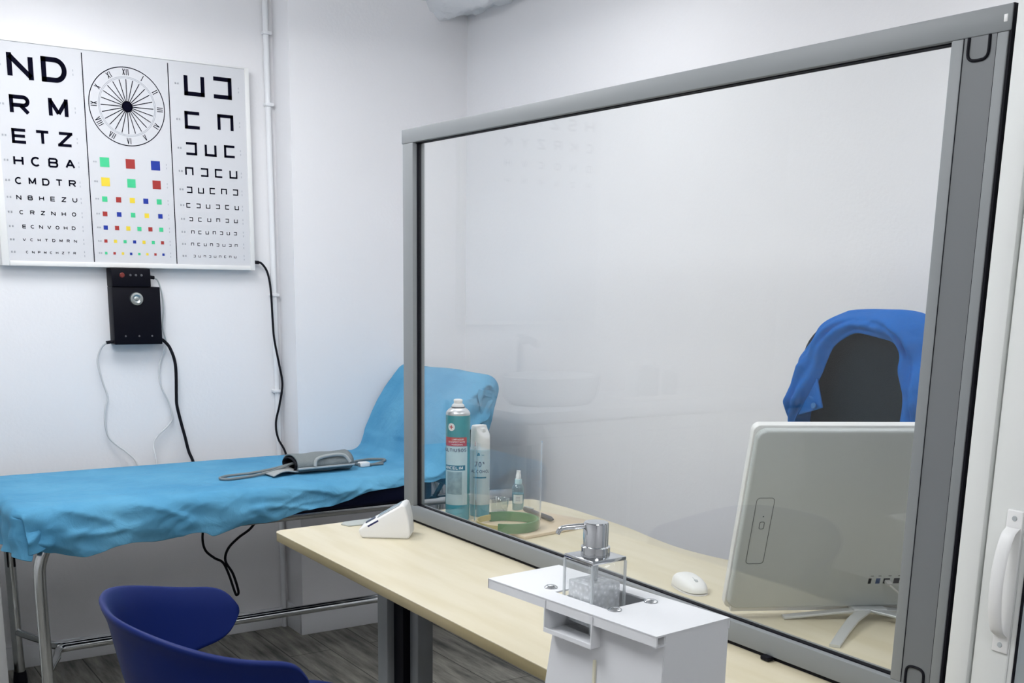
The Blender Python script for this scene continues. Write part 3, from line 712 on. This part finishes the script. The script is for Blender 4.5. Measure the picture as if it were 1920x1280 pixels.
alc = thing('spray_bottle', 'white alcohol spray bottle with angled cap beside the teal aerosol can', 'spray bottle', (1.652, 2.645, ZD))
cx, cy, cr = 1.652, 2.645, .0275; a0 = math.atan2(-cy, -cx)
MB().lathe([(0, 0), (.025, 0), (cr, .003), (cr, .188), (.0265, .192), (.0, .192)], (cx, cy, ZD), 44).build('body', mat('milky_plastic', (.55, .66, .66), .3), alc, smooth=50)
rows = []
for k in range(13):
    z = .190+.066*k/12; row = []
    for j in range(40):
        a = 2*math.pi*j/40; rr = .0272-.0015*(k/12)**2; d = Vector((math.cos(a), math.sin(a)))
        cut = Vector((math.cos(a0+.95), math.sin(a0+.95)))
        q = d*rr; s_ = q.dot(cut); lim = .028 if z < .222 else max(.004, .028-(z-.222)*.95)
        if s_ > lim: q = q-cut*(s_-lim)
        if k == 12: q = q*.92
        row.append(Vector((cx+q.x, cy+q.y, ZD+z)))
    rows.append(row)
rows.append([Vector((cx, cy, ZD+.257))]*40)
MB().grid(rows, close=True).build('cap', WHITEP, alc, smooth=50)
b = MB().box(-.006, .014, -.008, .008, .236, .250, .003, M=Matrix.Translation((cx, cy, ZD)) @ Matrix.Rotation(a0+.95, 4, 'Z')); b.build('trigger', WHITEP, alc)
def cyl(d): return wrap(cx, cy, cr+d, a0)
f = cyl(.0004); b = MB(); patch(b, f, -.040, .034, .765, .917, 20); lb = b.build('label', mat('alcohol_label', (.50, .57, .57), .4, noise_amt=.06, noise_scale=30), alc, smooth=60)
b = MB(); patch(b, f, -.044, .044, .731, .764, 20); lab(b.build('lower_band', mat('label_blue_teal', (.06, .30, .38), .4), alc, smooth=60), 'teal lower band')
f = cyl(.0008)
b = MB(); word(b, '70', -.006, .880, .0155, f, .16, 1.1, .62); word(b, '%', .010, .884, .007, f, .2); word(b, 'ALCOHOL', .002, .860, .0098, f, .17, 1.15, .74)
lab(b.build('lettering', mat('label_maroon_grey', (.08, .045, .065), .5), lb, smooth=0), 'dark lettering')
b = MB(); patch(b, f, -.019, .019, .8405, .8445, 8); b.build('teal_bar', TEALD, lb, smooth=0); b = MB(); word(b, 'SA', .008, .906, .004, f)
for pts in ([(-.010, .903), (.0, .905), (-.002, .912), (-.006, .9135)],): b.poly([f(*p) for p in pts])
lab(b.build('leaf_logo', TEALD, lb, smooth=0), 'small dark leaf mark')

sb = thing('small_spray_bottle', 'small clear pump spray bottle with white nozzle and pale blue liquid', 'spray bottle', (1.788, 2.652, ZD))
c = (1.788, 2.652, ZD)
CLR = clear_mat('clear_plastic', (.80, .90, .92), .05, .03)
MB().lathe([(0, .001), (.0165, .001), (.0175, .004), (.0175, .068), (.014, .074), (.009, .077), (.009, .083)], c, 32).build('bottle', CLR, sb, smooth=60)
MB().lathe([(0, .003), (.016, .003), (.0163, .050), (0, .050)], c, 32).build('liquid', mat('pale_blue_liquid', (.20, .46, .52), .1, alpha=.55), sb, smooth=60)
MB().lathe([(.0105, .078), (.0105, .090), (.0098, .092), (.0, .092)], c, 28).build('collar', mat('translucent_white', (.55, .72, .76), .35), sb, smooth=40)
MB().lathe([(.0075, .090), (.0075, .104), (.0062, .106), (.0062, .116), (0, .117)], c, 24).build('nozzle', WHITEP, sb, smooth=40)
a0 = math.atan2(-c[1], -c[0]); f = wrap(c[0], c[1], .0180, a0)
b = MB(); patch(b, f, -.015, .015, ZD+.022, ZD+.048, 8); l_ = b.build('label', mat('white_label', (.70, .74, .72), .5), sb, smooth=60)
f = wrap(c[0], c[1], .0184, a0); b = MB()
for k in range(3): patch(b, f, -.007, .006, ZD+.030+k*.005, ZD+.0325+k*.005, 4)
lab(b.build('print', GREYINK, l_, smooth=0), 'blurred grey print')

cup = MB().lathe([(0, 0.0005), (.024, 0.0005), (.029, .036), (.031, .0375), (.029, .0385), (.0275, .036), (.0235, .002), (0, .002)], (1.728, 2.66, ZD), 40).build('plastic_cup', clear_mat('cup_plastic', (.90, .93, .92), .07, .04), smooth=50)
tag(cup, 'low clear plastic cup between the alcohol bottle and small pump bottle', 'cup')

th_ = math.atan2(2.624-2.571, 1.801-1.577)
bd = MB().prism([(1.577, 2.571), (1.592, 2.324), (1.871, 2.369), (1.801, 2.624)], ZD+.0003, ZD+.0085, .0015).build('wooden_board', BOARDM)
tag(bd, 'pale wooden board lying flat on the desk under the green-banded face shield', 'board')
ZB = ZD+.0085
FX0, FY0 = 1.612, 2.440
fs = thing('face_shield', 'clear face shield standing on its green headband on the wooden board', 'face shield', (FX0, FY0, ZB))
b = MB().lathe([(.079, .001), (.0855, .001), (.0875, .012), (.0855, .026), (.079, .026), (.077, .012), (.079, .001)], (FX0, FY0, ZB), 56, a0=R(-140), a1=R(92)); b.build('headband', mat('green_foam', (.035, .19, .065), .5), fs, smooth=50)
b = MB().lathe([(.080, .004), (.0825, .004), (.0825, .020), (.080, .020), (.080, .004)], (FX0, FY0, ZB), 40, a0=R(90), a1=R(222)); lab(b.build('elastic_strap', mat('yellow_elastic', (.58, .49, .20), .6), fs, smooth=40), 'yellowish elastic strap')
b = MB().lathe([(.0890, .002), (.0896, .002), (.0896, .232), (.0890, .232), (.0890, .002)], (FX0, FY0, ZB), 56, a0=R(-212), a1=R(-18)); b.build('visor', clear_mat('visor_film', (.982, .988, .988), .03), fs, smooth=50)
pen = thing('marker_pen', 'dark grey marker pen lying across the wooden board', 'pen', (1.764, 2.512, ZB+.0072))
b = MB(); b.tube([(1.7715, 2.590, ZB+.0073), (1.7675, 2.545, ZB+.0073)], .0072, 14, smooth=False); b.build('cap', mat('pen_cap', (.045, .05, .075), .35), pen)
b = MB(); b.tube([(1.7675, 2.545, ZB+.0073), (1.758, 2.445, ZB+.0073), (1.757, 2.432, ZB+.0073)], lambda t: .0066 if t < .8 else .0066-.02*(t-.8), 14, smooth=False); b.build('barrel', mat('pen_barrel', (.06, .062, .085), .4), pen)
b = MB().box(1.765, 1.7735, 2.548, 2.588, ZB+.0145, ZB+.0165, .0008); b.build('clip', GREYP, pen)

# mouse
ms = thing('computer_mouse', 'white wireless computer mouse on the desk beside the computer', 'mouse', (1.640, 1.752, ZD), R(161))
def blob(L, W, H, sh, n=28, m=20):
    rows = []
    for i in range(m+1):
        ph = math.pi/2*i/m; row = []
        for j in range(n):
            a = 2*math.pi*j/n; c, s = math.cos(a), math.sin(a)
            X = W/2*math.copysign(abs(c)**.75, c); Y = L/2*math.copysign(abs(s)**.8, s)
            k = math.cos(ph)**.55 if i < m else 0
            row.append(Vector((X*k*(1-.08*s), Y*k, H*math.sin(ph)**.9*(1-.16*s*k)+sh)))
        rows.append(row)
    return rows
MB().grid(blob(.120, .062, .008, .0), close=True).build('base', mat('mouse_base', (.70, .68, .66), .4), ms, local=True, smooth=60)
MB().grid(blob(.118, .061, .0245, .005), close=True).build('shell', WHITEP, ms, local=True, smooth=60)
b = MB().lathe([(0, -.003), (.007, -.003), (.0075, 0), (.007, .003), (0, .003)], seg=20, M=Matrix.Translation((0, .030, .0222)) @ Matrix.Rotation(math.pi/2, 4, 'Y')); b.build('scroll_wheel', GREYP, ms, local=True)
b = MB(); b.tube([(0, .056, .0125), (0, .045, .0205), (0, .030, .0262), (0, .012, .0292)], .0006, 6); b.build('button_split', GREYP, ms, local=True)

# blood pressure device
bp = thing('pressure_monitor', 'white wedge-shaped blood pressure monitor at the end of the desk', 'blood pressure monitor', (1.233, 2.546, ZD), math.atan2(-.59, .805))
prof = [(.002, .0), (.122, .0), (.126, .010), (.121, .055), (.114, .084), (.109, .089), (.102, .088), (-.004, .026), (-.008, .020), (-.004, .006)]
b = MB(); t = bmesh.new(); vs = [t.verts.new((x, 0, z)) for x, z in prof]; fc = t.faces.new(vs)
e = bmesh.ops.extrude_face_region(t, geom=[fc])
for v in [v for v in e['geom'] if isinstance(v, bmesh.types.BMVert)]: v.co.y = .085
bmesh.ops.recalc_face_normals(t, faces=t.faces[:]); bmesh.ops.bevel(t, geom=t.edges[:], offset=.0055, segments=4, profile=.5, affect='EDGES')
b.merge(t); b.build('body', WHITEP, bp, local=True, smooth=45)
sl_ = math.atan2(.088-.026, .106); TM = Matrix.Translation((-.004, 0, .0262)) @ Matrix.Rotation(-sl_, 4, 'Y')
b = MB().box(.050, .116, .012, .074, .0, .0012, .0004, M=TM); b.build('display', mat('lcd_grey', (.36, .40, .41), .2), bp, local=True)
b = MB().box(.012, .040, .030, .046, .0, .0035, .0015, M=TM); lab(b.build('button', mat('slate_button', (.07, .09, .14), .4), bp, local=True), 'dark slate button')
b = MB().box(.010, .022, .045, .072, .0, .003, .0012, M=TM); lab(b.build('button', GREYP, bp, local=True), 'grey button')
b = MB().box(.020, .052, -.0008, .003, -.0085, -.004, .001, M=TM); lab(b.build('memory_button', mat('dark_blue_button', (.012, .016, .10), .4), bp, local=True), 'dark blue side button')
b = MB().prism([(.0, .0), (.105, -.01), (.125, .03), (.12, .055), (.01, .05), (-.008, .03)], 0, .004, .0015); cd = b.build('flat_card', mat('grey_card', (.42, .45, .43), .5), local=True)
cd.location = (1.262, 2.685, ZD); tag(cd, 'thin grey rounded card lying on desk behind white pressure monitor', 'card')

# ================================================================== ALL-IN-ONE COMPUTER
pc = thing('all_in_one_computer', 'silver and white all-in-one computer seen from behind on the desk', 'computer', (1.5545, 1.555, ZD), math.atan2(-.45, .893))
TL = Matrix.Translation((0, 0, .022)) @ Matrix.Rotation(R(17), 4, 'X')
def rrect(x0, x1, z0, z1, r, n=8):
    P = []
    for cx, cz, a in ((x1-r, z1-r, 0), (x0+r, z1-r, 90), (x0+r, z0+r, 180), (x1-r, z0+r, 270)):
        for k in range(n+1): P.append((cx+r*math.cos(R(a+90*k/n)), cz+r*math.sin(R(a+90*k/n))))
    return P
FX = Matrix.Rotation(math.pi/2, 4, 'X')   # prism (x, y, z) -> (x, -z, y)
b = MB().prism(rrect(-.0035, .5435, -.002, .3975, .014), -.020, -.002, .002, M=TL @ FX); b.build('front_frame', WHITEP, pc, local=True)
b = MB().prism(rrect(.010, .53, -.008, .008, .003), -.018, .004, .001, M=TL @ FX); b.build('chin', WHITEP, pc, local=True)
t = MB().prism(rrect(-.001, .541, .004, .394, .022), -.003, .014, .006, 4, M=TL @ FX); bc = t.build('back_cover', SILVER, pc, local=True, smooth=50)
b = MB(); P = rrect(.020, .055, .110, .255, .007, 5); P.append(P[0]); b.tube([TL @ Vector((x, -.0142, z)) for x, z in P], .0006, 6, smooth=False)
b.tube([TL @ Vector((x, -.0142, z)) for x, z in (lambda q: q+[q[0]])(rrect(.034, .043, .188, .203, .0025, 3))], .0006, 6, smooth=False)
lab(b.build('drive_outline', mat('dark_seam', (.10, .105, .10), .5), bc, local=True), 'outline of the disc drive door')
b = MB(); 
for k in range(12):
    a, c = 2*math.pi*k/12, 2*math.pi*(k+1)/12; b.poly([TL @ Vector(((.0385+r*math.cos(q)), -.0146, .215+r*math.sin(q))) for r, q in ((0, 0), (.0012, a), (.0012, c))])
b.build('drive_light', BLACK, bc, local=True, smooth=0)
for i, (x, wd) in enumerate(((.283, .006), (.300, .009), (.318, .013), (.339, .012))):
    b = MB().box(x-wd/2, x+wd/2, -.0148, -.0135, .060, .072, .0004, M=TL)
    b.build('port', mat('port_blue', (.008, .04, .14), .4) if i == 1 else BLACK, bc, local=True)
b = MB()
for x in (.286, .302, .323, .343): b.box(x-.003, x+.003, -.0145, -.0138, .077, .0785, M=TL)
lab(b.build('port_marking', mat('dark_seam', (.10, .105, .10), .5), bc, local=True, smooth=0), 'small dark port symbols')
b = MB().box(.314, .324, -.030, -.014, .062, .069, .001, M=TL); pl = lab(b.build('plug', mat('plug_grey', (.5, .5, .48), .5), pc, local=True), 'grey cable plug')
b = MB(); b.tube([TL @ Vector(p) for p in ((.319, -.03, .0655), (.335, -.045, .055), (.36, -.05, .035), (.42, -.03, .0), (.47, .02, -.019))], .002, 8); lab(b.build('cable', mat('plug_grey', (.5, .5, .48), .5), pl, local=True), 'thin grey cable')
def bar(mb, P, w, tck):
    """flat bar following points P (local), width w across, thickness tck"""
    V = [Vector(p) for p in P]; rows = []
    for i, p in enumerate(V):
        d = (V[min(i+1, len(V)-1)]-V[max(i-1, 0)]); d.z = 0; d.normalize(); s = Vector((-d.y, d.x, 0)); ww = w*(1+.35*(i/(len(V)-1))**2)
        rows.append([p-s*ww/2, p+s*ww/2, p+s*ww/2+Vector((0, 0, tck)), p-s*ww/2+Vector((0, 0, tck))])
    mb.grid(rows, close=True); mb.poly(rows[0]); mb.poly(rows[-1][::-1])
STM = mat('satin_silver', (.62, .64, .65), .3, .35)
for P in ([(.117, -.012, .0005), (.18, -.016, .007), (.235, -.020, .013), (.28, -.024, .0165)], [(.1486, -.198, .0005), (.19, -.14, .008), (.235, -.08, .014), (.285, -.024, .0165)],
          [(.463, -.012, .0005), (.40, -.016, .007), (.345, -.020, .013), (.30, -.024, .0165)], [(.4314, -.198, .0005), (.39, -.14, .008), (.345, -.08, .014), (.295, -.024, .0165)]):
    b = MB(); bar(b, P, .020, .0055); b.build('stand_leg', STM, pc, local=True, bev=.0015)
b = MB().box(.255, .325, -.036, .004, .0165, .024, .003); b.build('stand_hub', STM, pc, local=True)

# ================================================================== OFFICE CHAIR AND BLUE COAT
oc = thing('office_chair', 'black high-backed office chair behind the computer with blue coat over it', 'office chair', (2.07, 1.70, 0))
BKF = mat('black_mesh_fabric', (.008, .018, .026), .85, bump=.25, bump_scale=400, spec=.1)
rows = []
for i in range(31):
    z = .56+.755*i/30; row = []
    hw = .235-.02*(i/30)-.12*max(0, (i/30-.86)/.14)**2.2; yc = 1.712-.012*i/30
    for j in range(25):
        a = -1+2*j/24; y = yc+hw*a
        x = 2.125-.035*(1-a*a)*(.6+.4*math.sin(i/30*math.pi))+.035*math.sin((z-.56)/.75*3.0)
        d = (z-(1.125+.02*math.sin(a*2)-.03*a)); x += .006*math.exp(-(d/.006)**2)
        row.append(Vector((x, y, z)))
    rows.append(row)
MB().grid(rows).build('backrest', BKF, oc, smooth=80, solid=.035, sub=1)
rows = []
b = MB().box(1.80, 2.17, 1.47, 1.94, .44, .53, .035, 5); b.build('seat', BKF, oc, smooth=60)
b = MB(); b.tube([(2.15, 1.71, .75), (2.19, 1.71, .60), (2.14, 1.71, .45), (2.0, 1.71, .42)], .018, 10); b.build('back_bracket', BLACK, oc)
b = MB(); b.tube([(2.0, 1.70, .10), (2.0, 1.70, .44)], .028, 16, smooth=False); b.build('gas_column', BLACK, oc)
for k in range(5):
    a = 2*math.pi*k/5+.3; p = Vector((2.0, 1.70, .12)); q = p+Vector((math.cos(a)*.26, math.sin(a)*.26, -.055))
    b = MB(); b.tube([p, p*.5+q*.5+Vector((0, 0, .01)), q], .016, 10); lg = b.build('base_leg', BLACK, oc)
    b = MB().lathe([(0, -.012), (.022, -.012), (.026, -.006), (.026, .006), (.022, .012), (0, .012)], seg=18, M=Matrix.Translation((q.x, q.y, .0265)) @ Matrix.Rotation(a, 4, 'Z') @ Matrix.Rotation(math.pi/2, 4, 'X')); b.build('castor', BLACK, lg)

coat = thing('coat', 'bright blue work coat hung over the back of the black office chair', 'coat', (2.09, 1.70, 1.30))
CO = mat('blue_cotton', (.010, .135, .48), .85, spec=.15, bump=.9, bump_scale=16, noise_amt=.06, noise_scale=10)
def resample(P, n):
    V = [Vector(p) for p in P]; L = [0]
    for a, c in zip(V, V[1:]): L.append(L[-1]+(c-a).length)
    out = []
    for k in range(n):
        s = L[-1]*k/(n-1); i = max(0, min(len(V)-2, next((j for j in range(len(L)-1) if L[j+1] >= s-1e-9), len(V)-2)))
        t = (s-L[i])/(L[i+1]-L[i]); out.append(V[i].lerp(V[i+1], t))
    return out
outer = [(1.885, .90), (1.880, 1.051), (1.874, 1.135), (1.909, 1.187), (1.884, 1.227), (1.84, 1.282), (1.786, 1.322), (1.735, 1.331), (1.661, 1.333), (1.60, 1.331), (1.555, 1.305), (1.515, 1.25), (1.485, 1.18), (1.495, 1.10), (1.49, 1.0), (1.485, .90)]
inner = [(1.868, .90), (1.866, 1.061), (1.822, 1.124), (1.794, 1.177), (1.777, 1.221), (1.764, 1.246), (1.736, 1.266), (1.702, 1.281), (1.655, 1.276), (1.604, 1.267), (1.584, 1.251), (1.575, 1.223), (1.567, 1.17), (1.562, 1.119), (1.568, 1.0), (1.568, .90)]
n = 90; o_ = resample(spline(outer, 6), n); i_ = resample(spline(inner, 6), n)
rows = []
for v in range(23):
    row = []
    for k in range(n):
        a = i_[k]; c = o_[k]; t = min(1, v/14)
        p = a.lerp(c, t); ew = math.sin(t*math.pi/2)
        x = 2.058-.020*math.sin(t*math.pi)+.055*max(0, t-.55)/.45*.8+.0*k
        if v > 14:
            s_ = (v-14)/8; x = 2.094+.085*math.sin(s_*math.pi/2)**.7; q = Vector((1.70, 1.08)); p = p.lerp(q, .10*s_*s_); 
            if s_ > .5 : p = p+Vector((0, -.10*(s_-.5)))
        w_ = noise.noise(Vector((k*.19, v*.07, 3.)))*.032+noise.noise(Vector((p.x*26, p.y*15, v*.06)))*.020+noise.noise(Vector((p.x*9+p.y*14, p.y*9-p.x*16, 2+v*.03)))*.014
        rid = 1-abs(noise.noise(Vector((p.x*16+p.y*10, p.y*7-p.x*9, 9.))))
        x += (w_-.09*max(0, rid-.88))*(.12+.88*math.sin(min(1, t)*math.pi*.8))
        if v <= 14: x += .011*math.sin(v*1.25+3.2*noise.noise(Vector((k*.055, 4., 1.))))*math.sin(math.pi*t)**.6*(.6+noise.noise(Vector((k*.11, v*.2, 6.))))
        row.append(Vector((x, p.x, p.y)))
    rows.append(row)
body = MB().grid(rows).build('coat_body', CO, coat, smooth=180, solid=.004, sub=1)
b = MB().grid([[Vector((2.049+.006*math.sin(3*s)*t, (1.826*(1-s)+1.797*s)*(1-t)+(1.847*(1-s)+1.776*s)*t, (1.120*(1-s)+1.172*s)*(1-t)+(1.082*(1-s)+1.106*s)*t)) for s in [q/8 for q in range(9)]] for t in [q/8 for q in range(9)]])
lp = b.build('front_flap', CO, coat, smooth=80, solid=.004); lab(lp, 'turned-back front edge with a button')
b = MB().lathe([(0, .003), (.006, .003), (.0075, .0015), (.0075, 0)], seg=18, M=Matrix.Translation((2.047, 1.800, 1.108)) @ Matrix.Rotation(-math.pi/2, 4, 'Y')); lab(b.build('button', mat('button_blue', (.03, .16, .42), .3), lp), 'small blue button')

# ================================================================== SOAP DISPENSER AND ITS STAND
sd = thing('dispenser_stand', 'white metal floor stand holding clear soap dispenser, in front of desk', 'dispenser stand', (.997, 1.25, 0), R(5.5))
U0, U1, V0, V1 = -.074, .073, -.181, .181
b = MB(); hu0, hu1, hv0, hv1 = -.040, .046, -.052, .062
b.box(U0, hu0, V0, V1, .9275, .930); b.box(hu1, U1, V0, V1, .9275, .930); b.box(hu0, hu1, V0, hv0, .9275, .930); b.box(hu0, hu1, hv1, V1, .9275, .930)
b.box(U0, U0+.0025, V0, V1, .9145, .9285); b.box(U1-.0025, U1, V0, V1, .9145, .9285); b.box(U0, U1, V1-.0025, V1, .9145, .9285)
b.box(U0, U0+.02, V0, V0+.006, .9135, .9155)
b.build('top_plate', WHITEM, sd, local=True)
b = MB()   # bent sheet-metal post, flaring towards the floor
zt, zs = .9275, .02
def post(z): return .030+(zt-z)*.30
b.grid([[Vector((-.056, post(.880), .880)), Vector((-.056, -.055, .880))], [Vector((-.056-.02, min(.17, post(zs)), zs)), Vector((-.056-.02, -.055, zs))]])
b.grid([[Vector((-.056, -.055, .926)), Vector((-.056, V0+.002, .926))], [Vector((-.076, -.055, zs)), Vector((-.076, V0+.002, zs))]])
b.grid([[Vector((-.056, V0+.002, .927)), Vector((U1-.001, V0+.002, .927))], [Vector((-.076, V0+.002, zs)), Vector((U1-.001, V0+.002, zs))]])
b.grid([[Vector((U1-.002, V0+.002, .927)), Vector((U1-.002, .055, .927))], [Vector((U1-.002, V0+.002, zs)), Vector((U1-.002, .17, zs))]])
b.grid([[Vector((-.056, post(.880), .880)), Vector((U1-.002, post(.880), .880))], [Vector((-.076, .17, zs)), Vector((U1-.002, .17, zs))]])
b.build('post', WHITEM, sd, local=True, solid=.002, smooth=0)
b = MB().box(-.16, .16, -.20, .19, 0, .02, .003); b.build('base_plate', WHITEM, sd, local=True)
b = MB(); b.box(-.076, .05, -.058, .044, .8795, .8820); b.box(-.076, .05, .0425, .0445, .8795, .9275); b.box(-.076, .05, -.0585, -.0565, .8795, .9275); b.box(-.0765, -.0745, -.058, .044, .8795, .886)
b.build('bottle_tray', WHITEM, sd, local=True)
for u, v in ((-.029, .083), (-.033, -.060), (.039, -.061), (.039, .083)):
    b = MB().lathe([(.0105, .0), (.0100, .0016), (.0072, .0036), (.0035, .0045), (0, .0047)], (u, v, .930), 24); b.build('screw', CHROME, sd, local=True)
b = MB().box(-.0615, -.0575, -.052, -.0475, .74, .858, .001); lab(b.build('pedal_wire', mat('cream_plastic', (.70, .67, .52), .5), sd, local=True), 'cream strip in the front slot')

so = thing('soap_dispenser', 'square clear acrylic soap dispenser with chrome pump in white stand', 'soap dispenser', (.989, 1.261, .8822), R(3))
h_ = .0315
b = MB()
HB = .1045
for x0, x1, y0, y1 in ((-h_, -h_+.0035, -h_, h_), (h_-.0035, h_, -h_, h_), (-h_+.0035, h_-.0035, -h_, -h_+.0035), (-h_+.0035, h_-.0035, h_-.0035, h_)): b.box(x0, x1, y0, y1, 0, HB, .0006)
b.box(-h_, h_, -h_, h_, 0, .008, .0006)
b.build('bottle', ACRYL, so, local=True)
b = MB()
for sx in (-1, 1):
    for sy in (-1, 1): b.box(sx*h_-.0018, sx*h_+.0018, sy*h_-.0018, sy*h_+.0018, 0, HB, .0006)
lab(b.build('polished_edging', mat('polished_edge', (.62, .66, .68), .12, alpha=.55), so, local=True), 'bright polished corner edges')
b = MB().box(-.0272, .0272, -.0272, .0272, .0085, .072, .002); lab(b.build('soap', gel_mat(), so, local=True), 'clear bubbly soap')
b = MB().lathe([(.0045, .012), (.0045, HB)], seg=16); lab(b.build('dip_tube', mat('clear_tube', (.7, .73, .75), .2, alpha=.6), so, local=True), 'clear dip tube')
b = MB().box(-h_-.001, h_+.001, -h_-.001, h_+.001, HB, HB+.006, .0012); b.build('cap_plate', CHROME, so, local=True)
b = MB().lathe([(.0, .006), (.0215, .006), (.0215, .019), (.0195, .0205), (.0185, .0205), (.0185, .0535), (.0172, .0555), (0, .0565)], (0, 0, HB), 44); b.build('pump_head', CHROME, so, local=True, smooth=40)
b = MB(); nd = Vector((-.87, .42, 0)).normalized()
b.tube([nd*.012+Vector((0, 0, HB+.050)), nd*.034+Vector((0, 0, HB+.049)), nd*.052+Vector((0, 0, HB+.047)), nd*.058+Vector((0, 0, HB+.039))], lambda t: .0046-.0014*t, 12); b.build('nozzle', CHROME, so, local=True, smooth=60)

# ================================================================== WASHBASIN CORNER LEFT OF THE BED (seen mirrored in the glass)
wb = thing('washbasin_cabinet', 'white panelled washbasin cabinet left of the bed', 'cabinet', (-.25, 3.85, 0))
b = MB().box(-1.1, .495, 3.565, CH-.003, .06, .845); b.build('body', DOORM, wb)
for x0, x1 in ((-1.09, -.57), (-.56, -.04), (-.03, .482)):
    b = MB().box(x0, x1, 3.553, 3.565, .08, .835, .003); d = b.build('door', DOORM, wb)
    b = MB(); 
    for q in ((x0+.05, x1-.05, .13, .135), (x0+.05, x1-.05, .78, .785)): b.box(q[0], q[1], 3.5515, 3.5535, q[2], q[3])
    for q in (x0+.05, x1-.055): b.box(q, q+.005, 3.5515, 3.5535, .13, .785)
    b.build('groove', mat('door_groove', (.62, .63, .62), .5), d)
b = MB().box(.484, .522, 3.556, 3.60, .0, .845, .002); lab(b.build('corner_post', mat('light_grey_post', (.50, .51, .51), .4), wb), 'light grey corner post')
b = MB().box(-1.12, .524, 3.54, CH-.003, .845, .885, .003); b.build('worktop', mat('worktop_white', (.72, .74, .76), .35), wb)
ba = thing('washbasin', 'white oval washbasin standing on the white cabinet', 'washbasin', (.20, 3.80, .885))
rows = []
for r_, z_ in ((.0, .0), (.8, 0), (.93, .03), (1.0, .115), (.95, .12), (.90, .115), (.82, .04), (.5, .022), (0, .02)):
    rows.append([Vector((.20+.225*r_*math.cos(2*math.pi*k/48), 3.80+.17*r_*math.sin(2*math.pi*k/48), .885+z_)) for k in range(48)])
MB().grid(rows, close=True).build('bowl', mat('ceramic', (.74, .77, .79), .15), ba, smooth=60)
tp = MB(); tp.tube([(.20, 4.03, .885), (.20, 4.03, 1.10), (.20, 4.02, 1.13), (.20, 3.96, 1.135), (.20, 3.90, 1.12)], .016, 12); tp.lathe([(0, 0), (.028, 0), (.028, .012), (0, .012)], (.20, 4.03, .885), 20); tp.box(.19, .21, 3.98, 4.05, 1.145, 1.158, .003)
tag(tp.build('tap', CHROME), 'chrome tap behind the white washbasin', 'tap')
tr = MB().box(-.52, -.18, 3.68, 3.90, .885, .897, .004); tag(tr.build('tray', WHITEP), 'white tray on the cabinet beside the washbasin', 'tray')
for i, (x, y, r_, h__, l_) in enumerate(((-.24, 3.80, .030, .15, 'slim white bottle on the tray nearest the washbasin'), (-.33, 3.80, .045, .16, 'wide grey-white jar in the middle of the tray'), (-.45, 3.80, .034, .13, 'short white bottle at the far end of the tray'))):
    t = thing('bottle', l_, 'bottle', (x, y, .897), group='bottles on the tray')
    MB().lathe([(0, 0), (r_, 0), (r_, h__*.75), (r_*.5, h__*.85), (0, h__*.85)], seg=28).build('body', mat('bottle_%d' % i, [(.62, .64, .66), (.40, .43, .46), (.50, .53, .55)][i], .4), t, local=True, smooth=40)
    MB().lathe([(r_*.55, h__*.84), (r_*.55, h__), (0, h__)], seg=24).build('cap', WHITEP, t, local=True)
lc = thing('letter_chart', 'white letter board on the wall above the washbasin', 'eye chart', (.11, CH, 1.19))
MB().box(-.25, .465, 4.095, CH, 1.195, 2.16, .003).build('frame', WHITEP, lc)
MB().box(-.235, .45, 4.0935, 4.097, 1.21, 2.145).build('printed_sheet', PAPER, lc)
b = MB(); f2 = lambda u, v: (u, 4.0928, v)
for s, z, h__ in (('HSZK', 2.035, .052), ('CKRZYK', 1.945, .042), ('DNOCVH', 1.86, .032), ('RZSKNH', 1.79, .024)):
    for i, c in enumerate(s): glyph(b, c, -.185+i*(.095 if h__ > .05 else .085), z, h__, h__, .19, f2)
b.build('lettering', mat('soft_ink', (.16, .16, .19), .6), lc, smooth=0)
